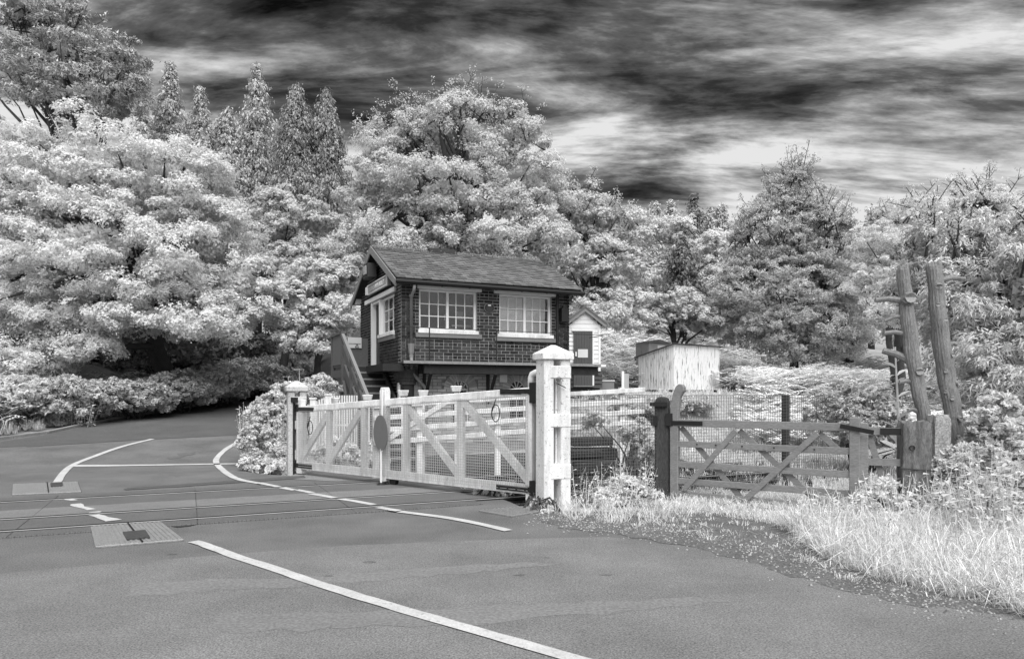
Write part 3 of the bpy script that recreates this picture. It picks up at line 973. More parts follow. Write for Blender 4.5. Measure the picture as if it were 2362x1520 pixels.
MB().box((4.98, -.59, -.06), (5.13, -.30, -.0)).build('white_end_tab', TRIM, wk)
wk2 = MB(); wk2.box((-.50, -.3, 1.98), (-.02, 1.35, 2.14)); bput(wk2, 'side_bearer', DARKT)
# name board
sg = empty('name_board', (-.09, 1.83, 4.19), 0, box)
MB().box((-.02, -.98, -.115), (.02, .98, .115)).build('board', mat('board_face', .34, .6, .1, 4, .08, 40), sg)
fr = MB()
for z_ in (-.125, .105): fr.box((-.04, -1.0, z_), (.025, 1.0, z_ + .022))
for y_ in (-1.0, .975): fr.box((-.04, y_, -.103), (.025, y_ + .025, .105))
fr.build('board_frame', TRIM, sg)
MB().box((-.02, -1.08, -.13), (.06, -1.01, .15)).build('end_block', STONE, sg)
MB().box((-.03, 1.03, -.09), (.04, 1.25, .11)).build('end_plate', TRIM, sg)
def text_mesh(name, body, size, m, parent, loc, rot, extrude=.004, sx=1.0):
    cu = bpy.data.curves.new('txt', 'FONT'); cu.body = body; cu.size = size; cu.extrude = extrude; cu.align_x = 'CENTER'; cu.align_y = 'CENTER'
    tmp = bpy.data.objects.new('txt', cu); col.objects.link(tmp)
    dg = bpy.context.evaluated_depsgraph_get()
    me_ = bpy.data.meshes.new_from_object(tmp.evaluated_get(dg))
    bpy.data.objects.remove(tmp)
    o = link_mesh(name, me_, m, parent)
    me_.materials.clear(); me_.materials.append(m)
    o.location = loc; o.rotation_euler = rot; o.scale = (sx, 1, 1)
    return o
text_mesh('lettering', 'KIRKHAM ABBEY', .165, mat('raised_letters', .80, .5, .05, 5), sg, (-.022, 0, 0), (R(90), 0, R(-90)), .008, 1.22)
# oval plaque
pq = empty('oval_plaque', (2.18, -.012, 3.54), 0, box)
MB().prism([(math.cos(t_) * .135, 0, math.sin(t_) * .118) for t_ in np.linspace(0, 2 * math.pi, 28)[:-1]], (0, -.02, 0)).build('plaque_rim', GREYL, pq)
MB().prism([(math.cos(t_) * .122, -.021, math.sin(t_) * .106) for t_ in np.linspace(0, 2 * math.pi, 28)[:-1]], (0, -.008, 0)).build('plaque_face', mat('plaque_black', .01, .3, .1, 5, spec=.5), pq)
MB().box((-.04, -.034, .045), (.04, -.030, .078)).build('emblem', TRIM, pq)
for z_, w_ in ((.018, .055), (-.012, .08), (-.042, .075), (-.068, .05)):
    MB().box((-w_, -.032, z_), (w_, -.030, z_ + .007)).build('engraved_line', mat('engraving', .12, .5, .1, 5), pq)
# floodlight under the gable
fl = empty('floodlight', (-.32, 2.2, 4.62), 0, box)
MB().prism([(0, -.30, -.20), (0, .30, -.20), (0, .22, .16), (0, -.22, .16)], (.22, 0, 0)).build('housing', BLACK, fl)
MB().box((-.03, -.16, -.12), (-.005, .10, .10)).build('lamp_glass', mat('lamp_glass', .35, .2, .2, 20, spec=.6), fl)
MB().bar((.2, 0, 0), (.34, 0, .0), .06, .06).build('arm', BLACK, fl)
bput(MB().box((4.10, -.16, 3.28), (4.30, -.02, 3.62)).tube([(4.2, -.09, 3.62), (4.2, -.09, 3.68)], .06, 8), 'black_lamp_case', BLACK)
bput(MB().box((2.46, -.02, 1.75), (2.66, .02, 1.98)), 'white_meter_box', TRIM, bevel=.006)
for z_, v_, h_ in ((1.5, -.02, .22), (1.25, -.02, .28)): bput(MB().box((-.05, .06 + (z_ - 1.5) * .2, z_), (-.0, .17 + (z_ - 1.5) * .2, z_ + h_)), 'white_notice_plate', TRIM)
bput(MB().tube([(4.33, -.02, 4.0), (4.35, -.03, 3.2), (4.33, -.02, 2.6), (4.37, -.03, 2.25)], .008, 5), 'cable', BLACK)
bput(MB().tube([(2.6, -.02, 2.78), (2.95, -.02, 2.70), (3.3, -.02, 2.735), (3.7, -.02, 2.70), (4.0, -.02, 2.73)], .006, 5), 'cable', BLACK)

# timber stairs to the landing
stc = tag(empty('timber_staircase', C0 + T * -.5 + NV * -2.1, TA), 'grey timber staircase and landing against the gable of the signal box', 'staircase')
off = Vector((.5, 2.1, 0))            # staircase origin in signal box coordinates is (-.5, -2.1)
def sput(mb, name, m, **k):
    o = mb.build(name, m, stc, **k); o.location = off; return o
UO, UI, VL0, VL1, LZ = -1.0, -.08, 1.57, 2.95, 2.17
for k in range(7):
    v0_ = VL0 + k * (VL1 - VL0) / 7
    sput(MB().box((UO, v0_ + .005, LZ - .04), (UI, v0_ + (VL1 - VL0) / 7 - .005, LZ)), 'landing_board', GREYP)
nst = 13
for k in range(1, nst):
    z_ = LZ - k * LZ / nst
    v_ = VL0 - (k - .5) * .28
    sput(MB().box((UO + .07, v_ - .15, z_ - .04), (UI - .03, v_ + .13, z_)), 'tread', mat('tread_wood', .20, .8, .2, 6, .3, 40))
    sput(MB().box((UO + .07, v_ + .10, z_ - .04), (UI - .03, v_ + .12, z_ + .12)), 'riser', DARKT)
vb = VL0 - nst * .28
for u_ in (UO + .03, UI):
    sput(MB().bar((u_, VL0, LZ - .10), (u_, vb, -.10), .05, .24), 'stringer', GREYP)
for v_ in (VL0 + .03, VL1 - .04):
    sput(MB().box((UO - .05, v_ - .05, -.3), (UO + .05, v_ + .05, LZ + .76)), 'post', GREYP)
for zz_ in (.55, 1.1, 1.62):
    v_ = VL0 - (LZ - zz_) / LZ * nst * .28
    sput(MB().box((UO - .04, v_ - .04, -.1), (UO + .04, v_ + .04, zz_ + .78)), 'post', GREYP)
sput(MB().box((UO - .06, VL0 - .05, LZ + .76), (UO + .06, VL1 + .05, LZ + .82)), 'cap_rail', GREYP)
sput(MB().box((UO - .02, VL0 + .08, LZ + .02), (UO + .02, VL1 - .09, LZ + .76)), 'side_panel', mat('panel_paint', .13, .6, .1, 5, .1, 60))
sput(MB().box((UO - .03, VL0 + .08, LZ - .30), (UO + .03, VL1 - .09, LZ - .12)), 'cross_beam', GREYP)
sput(MB().bar((UO - .02, VL0 + .05, LZ + .76), (UO - .02, -1.15, LZ - .80), .07, .09), 'hand_rail', mat('rail_paint', .20, .6, .1, 5))
sput(MB().bar((UO, VL0, LZ + .42), (UO, -.95, LZ - 1.12), .05, .14), 'mid_rail', GREYP)
sput(MB().bar((UO, VL0 + .1, LZ - .3), (UO, VL0 - 1.2, .2), .06, .10), 'brace', GREYP)
sput(MB().box((UO + .05, VL1 - .02, LZ), (UI, VL1 + .02, LZ + .76)), 'back_panel', GREYP)
sput(MB().box((-.62, VL1 - .05, LZ + .50), (-.26, VL1 - .021, LZ + .78)), 'warning_sign', mat('sign_pale', .55, .5, .06, 5))
tri = [(-.33, 0, LZ + .52), (-.43, 0, LZ + .52), (-.38, 0, LZ + .61)]
b = MB()
for p, q in zip(tri, tri[1:] + tri[:1]): b.bar((p[0], VL1 - .055, p[2]), (q[0], VL1 - .055, q[2]), .008, .012, up=(0, 1, 0))
b.box((-.385, VL1 - .06, LZ + .545), (-.375, VL1 - .052, LZ + .58)); b.box((-.60, VL1 - .058, LZ + .61), (-.28, VL1 - .052, LZ + .618))
sput(b, 'warning_triangle', BLACK)

# ================================================================== CROSSING GATE AND ITS POSTS
def slot_post(base, h, w, dpt, label, legs=.37, lean=0.0, blocks=((1.68, 1.85), (1.04, 1.22), (.36, .56)), cap_h=.2, angle=TA, hinge=True, mt=WHITEP):
    root = tag(empty('gate_post', base, angle), label, 'gate post', 'white capped posts of the crossing gate')
    lw = w * legs
    body = h - cap_h
    for s in (-1, 1):
        x = s * (w / 2 - lw / 2)
        b = MB(); b.bar((x, 0, -.2), (x * .985, 0, body), lw, dpt, up=(0, 1, 0), taper=.96)
        b.build('post_leg', mt, root, bevel=.012)
    for z0, z1 in blocks:
        MB().box((-w/2 + lw * .6, -dpt/2 - .005, z0), (w/2 + .003, dpt/2 - .01, z1)).build('cross_block', mt, root, bevel=.012)
    o_ = .03
    x0, x1, y0, y1 = -w/2 - o_, w/2 + o_, -dpt/2 - o_, dpt/2 + o_
    c = MB()
    zb, zt = body, body + cap_h * .42
    c.add([(x0,y0,zb),(x1,y0,zb),(x1,y1,zb),(x0,y1,zb),(x0,y0,zt),(x1,y0,zt),(x1,y1,zt),(x0,y1,zt),(-w*.07,0,h),(w*.07,0,h)],
          [(0,3,2,1),(0,1,5,4),(1,2,6,5),(2,3,7,6),(3,0,4,7),(4,5,9,8),(5,6,9),(6,7,8,9),(7,4,8)])
    c.build('cap', mt, root, bevel=.008)
    MB().box((-w*.12, -.02, .1), (-w*.02, .02, body - .05)).build('inner_strip', mt, root)
    MB().box((w*.06, -.02, .4), (w*.12, .02, body - .15)).build('inner_strip', mt, root)
    return root
near_base = G(1276, 1166)
np_ = slot_post(near_base, 2.13, .40, .26, 'tall white slotted gate post with pitched cap at the hinge end nearest', lean=.02)
MB().bar((-.03, -.16, 1.62), (.10, -.16, 1.56), .01, .01).build('wire_tie', BLACK, np_)
MB().tube([(math.cos(t_) * .055, -.155, 1.66 + math.sin(t_) * .04) for t_ in np.linspace(0, 7, 20)], .005, 5).build('wire_coil', GREYL, np_)
far_base = G(684, 1092)
fp_ = slot_post(far_base, 1.72, .33, .24, 'shorter white slotted gate post with pitched cap beside the roadside bush', blocks=((1.28, 1.42), (.82, .98), (.26, .44)), mt=mat('grubby_white_post', .50, .75, .16, 5, .2, 50, .3, 45, stain=.7, stain_v=.18, stain_scale=18, stain_lo=.55))
MB().box((-.02, -.20, 1.18), (.16, -.09, 1.28)).build('black_bracket', BLACK, fp_)

# gate: a tapering frame hung between them
GA = Vector((.30, 9.72, 0)); GB = Vector((-3.90, 13.05, 0))
gdir = (GB - GA).normalized(); glen = (GB - GA).length
gnor = Vector((-gdir.y, gdir.x, 0))
if gnor.y > 0: gnor = -gnor                      # towards the camera
gang = math.atan2(gdir.y, gdir.x)
gate = tag(empty('crossing_gate', GA, gang), 'long white timber level crossing gate filled with wire mesh', 'gate')
fsgn = 1 if Vector((-gdir.y, gdir.x, 0)).dot(gnor) > 0 else -1       # local +y or -y faces the camera
def ztop(s): return 1.575 - .325 * s / glen
def zbot(s): return .10
def spx(px):
    k = (px - CX) / F
    return (k * GA.y - GA.x) / (gdir.x - k * gdir.y)
def gput(mb, name, m, **k): return mb.build(name, m, gate, **k)
Y = lambda y: y * fsgn
gput(MB().bar((-.02, 0, ztop(0) - .06), (glen, 0, ztop(glen) - .06), .10, .115), 'top_rail', WHITE, bevel=.008)
gput(MB().bar((-.02, 0, zbot(0) + .07), (glen, 0, zbot(glen) + .07), .10, .135), 'bottom_rail', WHITE, bevel=.008)
gput(MB().box((-.0, -.05, .02), (.11, .05, ztop(0) - .12)), 'heel_stile', WHITE, bevel=.006)
for px, w_ in ((1064, .11), (938, .11), (841, .12), (760, .11), (698, .12)):
    s = spx(px)
    gput(MB().box((s - w_/2, -.04, .235), (s + w_/2, .035, ztop(s) - .118)), 'upright', WHITE, bevel=.005)
s = spx(888)
gput(MB().box((s - .07, -.055, .05), (s + .07, .055, ztop(s) + .14)).prism([(s - .07, -.05, ztop(s) + .14), (s + .07, -.05, ztop(s) + .14), (s + .05, -.05, ztop(s) + .19), (s - .05, -.05, ztop(s) + .19)], (0, .1, 0)), 'king_post', WHITE, bevel=.006)
s = glen
gput(MB().box((s - .12, -.055, .02), (s + .02, .055, ztop(s) + .12)), 'toe_stile', WHITE, bevel=.006)
for a, b, za, zb in ((1066, 1224, 1.40, .26), (938, 1060, 1.30, .26), (756, 694, 1.10, .26), (833, 758, 1.18, .26)):
    s0, s1 = spx(a), spx(b)
    gput(MB().bar((s0, Y(-.0), za), (s1, Y(-.0), zb), .06, .115), 'diagonal_brace', WHITE, bevel=.005)
# wire mesh on the road side
def wire_mesh(s0, s1, zlo, zhi, cell, y, r=.0022, jit=.0):
    b = MB()
    rg = random.Random(4)
    n = int((s1 - s0) / cell)
    for k in range(n + 1):
        s = s0 + k * cell
        b.bar((s, y, zlo(s)), (s + rg.uniform(-jit, jit), y, zhi(s)), 2 * r, 2 * r)
    m = int((max(zhi(s0), zhi(s1)) - zlo(s0)) / cell)
    for k in range(m + 1):
        z = zlo(s0) + k * cell
        e = s1
        if z > zhi(s1):
            e = s0 + (s1 - s0) * max(0.0, (zhi(s0) - z) / max(1e-6, zhi(s0) - zhi(s1)))
        if e - s0 > .05:
            b.bar((s0, y + 2 * r, z), (e, y + 2 * r, z), 2 * r, 2 * r)
    return b
WIREG = mat('mesh_wire', .50, .5, .1, 4)
o = gput(wire_mesh(.06, glen - .05, lambda s: .16, lambda s: ztop(s) - .085, .040, Y(.058), .0024), 'wire_mesh', WIREG)
# hinge straps, heel pipe, wheel
for z_, ln in ((ztop(0) - .065, .55), (.17, .62)):
    b = MB(); b.box((.02, Y(.052), z_ - .036), (ln, Y(.064), z_ + .036))
    for k in range(4): b.tube([(.1 + k * (ln - .16) / 3, Y(.064), z_), (.1 + k * (ln - .16) / 3, Y(.075), z_)], .014, 8)
    gput(b, 'hinge_strap', BLACK)
gput(MB().box((-.10, Y(-.05), ztop(0) - .22), (.03, Y(.075), ztop(0) + .06)), 'hinge_block', BLACK, bevel=.006)
gput(MB().box((-.10, Y(-.05), .02), (.03, Y(.075), .30)), 'hinge_block', BLACK, bevel=.006)
gput(MB().tube([(-.055, 0, .25), (-.055, 0, ztop(0) - .2)], .035, 10), 'hinge_pole', mat('grey_pole', .16, .6, .2, 5))
gput(MB().tube([(.05, 0, ztop(0) - .05), (.05, 0, ztop(0) + .12), (.03, 0, ztop(0) + .17), (-.03, 0, ztop(0) + .195), (-.09, 0, ztop(0) + .19)], .045, 12), 'bent_pipe', TRIM, smooth=True)
for z_, ln in ((ztop(glen) - .06, .5), (.17, .45)):
    gput(MB().box((glen - ln, Y(.052), z_ - .04), (glen + .06, Y(.062), z_ + .04)), 'toe_strap', mat('dark_strap', .03, .6, .3, 10))
gput(MB().tube([(glen + .045, Y(.09), -.0), (glen + .045, Y(.09), ztop(glen) + .14)], .018, 8), 'drop_bolt', BLACK)
gput(MB().box((glen - .04, Y(.06), ztop(glen) + .07), (glen + .14, Y(.13), ztop(glen) + .16)), 'bolt_catch', BLACK)
s = spx(888)
b = MB()
b.prism([(s - .16, Y(.03), .01), (s - .05, Y(.03), .01), (s - .10, Y(.03), .07)], (0, Y(.06), 0))
gput(b, 'stop_wedge', BLACK)
w_ = MB(); w_.tube([(s - .20, Y(-.05), .075), (s - .20, Y(.02), .075)], .075, 16)
gput(w_, 'gate_wheel', BLACK)
for sp, zc in ((.62, ztop(.62) - .33), (glen - .42, ztop(glen) - .38)):
    gput(MB().tube([(sp + math.cos(t_) * .075, Y(.072), zc + math.sin(t_) * .12) for t_ in np.linspace(0, 2 * math.pi, 18)] + [(sp, Y(.072), zc + .2)], .007, 5), 'looped_chain', BLACK)
# round warning target seen nearly edge on, on its own pole
tg = tag(empty('warning_target', P(879, 905, 11.45) - Vector((0, 0, 1.5)), R(33.6)), 'grey round warning target on a thin white pole before the gate', 'target')
tz0 = EYE + (HY - 998) / F * 11.45
MB().tube([(0, 0, 0), (0, 0, tz0 - .26)], .016, 8).build('pole', TRIM, tg)
MB().prism([(.0, math.cos(t_) * .285, tz0 + math.sin(t_) * .285) for t_ in np.linspace(0, 2 * math.pi, 41)[:-1]], (-.012, 0, 0)).build('disc', GREYD, tg)
MB().box((.005, -.012, tz0 - .3), (.025, .012, tz0 + .70)).build('back_bar', TRIM, tg)
MB().tube([(0, 0, 0), (0, 0, .05)], [.10, .03], 10).build('foot', BLACK, tg)

# ------------------------------------------------------------------ white rail fence behind the gate
fA = P(862, 930, 12.4); fB = P(1487, 893, 14.3)
fd = Vector((fB.x - fA.x, fB.y - fA.y, 0)); flen = fd.length; fang = math.atan2(fd.y, fd.x)
rf = tag(empty('rail_fence', (fA.x, fA.y, 0), fang), 'white four-rail timber fence rising to the right behind the crossing gate', 'fence')
zA, zB = fA.z, fB.z
for k in range(4):
    drop = k * .215
    MB().bar((0, 0, zA - drop - .05), (flen, 0, zB - drop - .05), .04, .088).build('rail', WHITE, rf, bevel=.005)
for px in (868, 969, 1150, 1300, 1437):
    kx = (px - CX) / F
    s = (kx * fA.y - fA.x) / (fd.x / flen - kx * fd.y / flen)
    zt_ = zA + (zB - zA) * s / flen
    b = MB().box((s - .055, .022, -.2), (s + .055, .10, zt_ + .02))
    b.build('post', WHITE, rf, bevel=.005)
MB().bar((.05, -.03, zA - .75), (1.3, -.03, zA + .02), .03, .08).build('diagonal', WHITE, rf)
# white trough boxes on stakes that show above the gate
def trough(px, py, d, label, w=.21):
    p = P(px, py, d)
    g0 = tz(p.x, p.y)
    r = tag(empty('white_trough', (p.x, p.y, g0), R(10)), label, 'trough', 'white troughs on stakes behind the gate')
    z = p.z - g0
    MB().box((-.035, -.03, 0), (.035, .03, z - .08)).build('stake', WHITE, r)
    b = MB(); h = .10
    b.add([(-w*.36,-.07,z-h*.7),(w*.36,-.07,z-h*.7),(w*.36,.07,z-h*.7),(-w*.36,.07,z-h*.7),(-w/2,-.1,z+h*.4),(w/2,-.1,z+h*.4),(w/2,.1,z+h*.4),(-w/2,.1,z+h*.4)],
          [(0,3,2,1),(4,5,6,7),(0,1,5,4),(1,2,6,5),(2,3,7,6),(3,0,4,7)])
    b.build('tub', WHITE, r, bevel=.008)
trough(930, 905, 13.0, 'white tapered trough just right of the gate king post')
trough(976, 905, 13.0, 'small white trough below the corner downpipe of the signal box', .2)
trough(1052, 895, 13.2, 'white tapered trough in front of the left arched window')
trough(848, 915, 14.0, 'white tapered trough at the foot of the stair hand rail')
trough(767, 922, 14.4, 'white trough beside the foot of the landing posts', .3)

# picket fence at the garden
pk = tag(empty('picket_fence', GX(725, 15.0), R(32)), 'short pale picket fence of thin laths left of the stairs', 'fence', None)
zk = EYE + (HY - 912) / F * 15.0 - tz(GX(725, 15).x, 15)
for k in range(18):
    hgt = zk - .14 * max(0, (6 - k) / 6)
    MB().box((k * .055 - .02, 0, 0), (k * .055 + .014, .015, hgt)).build('lath', WHITE, pk)
for z_ in (.35, .8, 1.2): MB().bar((0, .025, z_), (.95, .025, z_), .015, .05).build('cross_rail', WHITE, pk)
for px, d, lab in ((757, 14.2, 'white square fence post with flat cap rising behind the gate toe'), (722, 14.3, 'plain white fence post left of the picket fence')):
    g_ = GX(px, d)
    r = tag(empty('fence_post', g_, R(15)), lab, 'post')
    h_ = EYE + (HY - (912 if px > 740 else 921)) / F * d - g_.z
    MB().box((-.06, -.06, -.1), (.06, .06, h_)).build('shaft', WHITE, r, bevel=.006)
    MB().box((-.075, -.075, h_ + .001), (.075, .075, h_ + .03)).build('cap', WHITE, r, bevel=.004)

# ------------------------------------------------------------------ wire mesh fence to the right of the post
m0 = near_base + T * .16 + Vector((0, 0, 0)); m1 = GX(1528, 10.35); m2 = m1 + T * 3.6
def mesh_fence(a, b, ztopw, label, cell=.045, posts=(), post_mat=OAKD):
    d_ = Vector((b.x - a.x, b.y - a.y, 0))
    r = tag(empty('mesh_fence', (a.x, a.y, 0), math.atan2(d_.y, d_.x)), label, 'fence')
    zl = min(tz(a.x, a.y), tz(b.x, b.y))
    wire_mesh(0, d_.length, lambda s: zl + .0, lambda s: ztopw, cell, 0, .0020, .006).build('wire_panel', mat('dull_wire', .12, .5, .2, 6), r)
    MB().tube([(0, 0, ztopw), (d_.length, 0, ztopw)], .004, 5).build('strand', mat('dull_wire', .12), r)
    for s, h_ in posts:
        MB().box((s - .05, .01, -.2), (s + .05, .10, h_)).build('post', post_mat, r, bevel=.01)
    return r
mesh_fence(m0, m1, 1.46, 'sagging square wire mesh between the white post and dark timber post')
mesh_fence(m1 + T * .1, m2, 1.455, 'square wire mesh fence behind the field gate', .047, posts=((2.35, 1.46),))

# ------------------------------------------------------------------ field gate
def round_post(base, w, h, label, mt, ang=0.0, name='timber_post', d=None):
    r = tag(empty(name, base, ang), label, 'post')
    d = d or w * .8
    prof = [(-w/2, 0, -.3), (w/2, 0, -.3), (w/2, 0, h - .07), (w*.36, 0, h - .015), (0, 0, h), (-w*.36, 0, h - .015), (-w/2, 0, h - .07)]
    MB().prism([(x, -d/2, z) for x, _, z in prof], (0, d, 0)).build('shaft', mt, r, bevel=.015)
    return r
dp_ = round_post(m1, .20, 1.44, 'dark round-topped timber post between mesh fence and field gate', OAKD, R(-20))
MB().box((.06, -.12, 1.02), (.16, -.03, 1.20)).build('hinge_plate', BLACK, dp_)
MB().box((-.16, -.13, 1.30), (.08, -.05, 1.36)).build('latch_block', BLACK, dp_)
MB().box((-.15, -.13, 1.02), (-.06, -.05, 1.16)).build('latch_block', BLACK, dp_)
fgA, fgB = GX(1556, 10.22), GX(1972, 8.86)
gd = Vector((fgB.x - fgA.x, fgB.y - fgA.y, 0)); gl = gd.length; ga = math.atan2(gd.y, gd.x)
fgz = .02
fgate = tag(empty('field_gate', (fgA.x, fgA.y, fgz), ga), 'weathered five-bar timber field gate with curved hanging stile', 'gate')
# curved head of the hanging stile
cur = []
hd = [(-.055, 0), (-.055, 1.08), (-.05, 1.30), (-.01, 1.46), (.03, 1.56), (.075, 1.60), (.125, 1.595), (.155, 1.56), (.155, 1.50), (.125, 1.46), (.095, 1.40), (.075, 1.28), (.065, 1.08), (.065, 0)]
MB().prism([(x, -.045, z) for x, z in hd], (0, .09, 0)).build('hanging_stile', OAK, fgate, bevel=.008)
for zc, h_ in ((1.045, .10), (.745, .085), (.455, .085), (.215, .085), (.03, .08)):
    MB().bar((.06, 0, zc), (gl - .04, 0, zc), .045, h_).build('bar', OAK, fgate, bevel=.004)
MB().box((gl - .06, -.045, -.1), (gl + .06, .045, 1.17)).build('meeting_stile', OAK, fgate, bevel=.008)
fy = -1 if (Vector((-gd.y, gd.x, 0)).y > 0) else 1
for a, b, za, zb, side in ((.09, 1.02, .98, .0, -1), (.16, .93, .10, .96, 1), (.96, 2.12, .96, -.02, -1), (1.05, 2.02, .02, .96, 1), (2.02, gl - .06, .96, .72, -1), (2.08, gl - .06, .0, .20, 1)):
    a, b = a * gl / 2.47, b * gl / 2.47
    y_ = fy * .036 * side
    MB().bar((a, y_, za), (b, y_, zb), .026, .075).build('brace', OAK, fgate, bevel=.003)
MB().box((-.12, fy * .048, 1.015), (.45 * gl / 2.47, fy * .058, 1.075)).build('hinge_strap', BLACK, fgate)
MB().bar((gl - .16, fy * .06, 1.06), (gl + .22, fy * .06, .99), .01, .055).build('latch_bar', BLACK, fgate)
bl = MB()
for s in (.35, .62, .98, 1.4, 1.9):
    bl.tube([(s, fy * .045, .75), (s, fy * .055, .75)], .012, 6)
bl.build('bolt_heads', BLACK, fgate)
# narrow wicket beside it
wA, wB = GX(1992, 8.86), GX(2076, 8.72)
wd = Vector((wB.x - wA.x, wB.y - wA.y, 0)); wl = wd.length
wg = tag(empty('wicket_gate', (wA.x, wA.y, 0), math.atan2(wd.y, wd.x)), 'narrow timber wicket between the field gate and stout gatepost', 'gate')
MB().box((-.05, -.04, -.1), (.05, .04, 1.12)).build('stile', OAK, wg, bevel=.008)
MB().bar((.05, 0, 1.02), (wl, 0, 1.02), .04, .09).build('bar', OAK, wg); MB().bar((.05, 0, .64), (wl + .02, 0, .64), .04, .085).build('bar', OAK, wg)
MB().bar((.06, .035, .98), (wl - .08, .035, .05), .025, .075).build('brace', OAK, wg)
MB().box((wl - .22, -.034, .98), (wl + .02, -.024, 1.06)).build('strap', BLACK, wg)
def rugged_post(base, w, d_, h, label, mt, ang, name, seed):
    rg_ = random.Random(seed); r = tag(empty(name, base, ang), label, 'post')
    ring = []
    for sx_, sy_, n_ in ((-1, -1, 8), (1, -1, 6), (1, 1, 8), (-1, 1, 6)):
        nx_, ny_ = {(-1, -1): (1, -1), (1, -1): (1, 1), (1, 1): (-1, 1), (-1, 1): (-1, -1)}[(sx_, sy_)]
        for k in range(n_): ring.append((sx_ + (nx_ - sx_) * k / n_, sy_ + (ny_ - sy_) * k / n_))
    m = len(ring); nr = 26; vs_, fs_ = [], []
    gro = [rg_.choice((0, 0, 0, .010, .018)) for _ in range(m)]; topj = [rg_.uniform(-.035, .012) for _ in range(m)]
    for j in range(nr + 1):
        f = j / nr; z = -.2 + (h + .2) * f
        for i, (x, y) in enumerate(ring):
            k = 1 - .10 * max(0, f - .93) / .07 - (gro[i] * (1 + .5 * math.sin(f * 9 + i))) / (w / 2)
            if abs(x) > .98 and abs(y) > .98: k *= .95
            vs_.append((x * w / 2 * k + rg_.uniform(-.004, .004) + .006 * math.sin(f * 6 + seed), y * d_ / 2 * k + rg_.uniform(-.004, .004), z + (topj[i] if j == nr else 0)))
    for j in range(nr):
        for i in range(m): fs_.append((j*m+i, j*m+(i+1) % m, (j+1)*m+(i+1) % m, (j+1)*m+i))
    c = len(vs_); vs_.append((0, 0, h - .01)); fs_ += [(nr*m+i, nr*m+(i+1) % m, c) for i in range(m)]
    MB().add(vs_, fs_).build('shaft', mt, r)
    return r
gp = rugged_post(GX(2107, 8.72), .33, .26, 1.15, 'stout weathered gatepost with a ring bolt at the right of the gates', CONC, R(-12), 'gatepost', 3)
MB().tube([(math.cos(t_) * .028 - .06, -.145, .83 + math.sin(t_) * .028) for t_ in np.linspace(0, 2 * math.pi, 12)], .009, 5).build('ring_bolt', BLACK, gp)
MB().tube([(-.18, -.14, .585), (0, -.145, .57), (.18, -.14, .56), (.24, .1, .55)], .008, 5).build('tie_wire', BLACK, gp)
op = rugged_post(GX(2163, 9.0), .22, .2, 1.22, 'rough leaning old post behind the stout gatepost', mat('rough_stone', .30, .95, .4, 8, .5, 40, 1.0, 30), R(5), 'old_post', 8)
# two lopped tree trunks
def trunk(pxt, pyt, pxb, d, r0, r1, label, stubs):
    b0 = GX(pxb, d); top = P(pxt, pyt, d + .1)
    r = tag(empty('lopped_trunk', b0), label, 'tree trunk', 'bare lopped trunks behind the gatepost')
    v = top - b0
    pts, rad = [], []
    for k in range(9):
        f = k / 8
        pts.append(v * f + Vector((.03 * math.sin(f * 7), .02 * math.cos(f * 5), 0)) - Vector((0, 0, .2 if k == 0 else 0)))
        rad.append(r0 + (r1 - r0) * f)
    rg_ = random.Random(int(pxt)); ns, nr = 40, 70
    ph = [rg_.uniform(0, 6.28) for _ in range(6)]
    vs_, fs_ = [], []
    for j in range(nr + 1):
        f = j / nr; k0 = min(7, int(f * 8)); c = pts[k0].lerp(pts[k0 + 1], f * 8 - k0)
        for i in range(ns):
            a_ = 2 * math.pi * i / ns
            rid = abs(math.sin(a_ * 8 + ph[0] + .8 * math.sin(f * 7 + ph[1]) + .6 * math.sin(f * 23 + a_ * 3 + ph[2]))) * .007 + rg_.uniform(-.003, .003) + .007 * math.sin(a_ * 2 + f * 9 + ph[3]) + .005 * math.sin(f * 40 + a_ + ph[4])
            rr = (r0 + (r1 - r0) * f) + rid - .004 - (.03 * rg_.random() if j == nr else 0)
            vs_.append(c + Vector((math.cos(a_) * rr, math.sin(a_) * rr, rg_.uniform(-.04, .02) if j == nr else 0)))
    for j in range(nr):
        for i in range(ns):
            i2 = (i + 1) % ns; fs_.append((j*ns+i, j*ns+i2, (j+1)*ns+i2, (j+1)*ns+i))
    fs_.append(tuple(range(nr * ns, (nr + 1) * ns)))
    MB().add(vs_, fs_).build('trunk', BARK, r)
    for (f, ang, ln, rr, up) in stubs:
        p = v * f
        d_ = Vector((math.cos(R(ang)), math.sin(R(ang)), up)).normalized()
        s0 = p + d_ * (r0 * .7)
        pt = [s0, s0 + d_ * (ln * .5) + Vector((0, 0, .02)), s0 + d_ * ln]
        o = MB().tube(pt, [rr * 1.25, rr, rr * .92], 8).build('branch_stub', BARK, r)
        e = s0 + d_ * ln
        c = MB().tube([e - d_ * .002, e + d_ * .006], rr * .9, 8).build('cut_face', WOODC, o)
    return r
trunk(2079, 616, 2158, 9.15, .094, .078, 'shorter lopped trunk with long snapped stubs on its left side',
      [(.86, 178, .32, .035, .02), (.86, -95, .06, .075, .15), (.80, 170, .22, .022, -.25), (.72, 175, .26, .03, .05), (.60, 165, .34, .045, .45), (.56, -100, .05, .05, .1), (.52, 178, .16, .03, .02), (.40, 185, .12, .028, .1), (.36, -60, .1, .025, .3), (.28, 0, .22, .035, .0), (.24, -100, .05, .025, .3), (.19, -20, .14, .03, .1)])
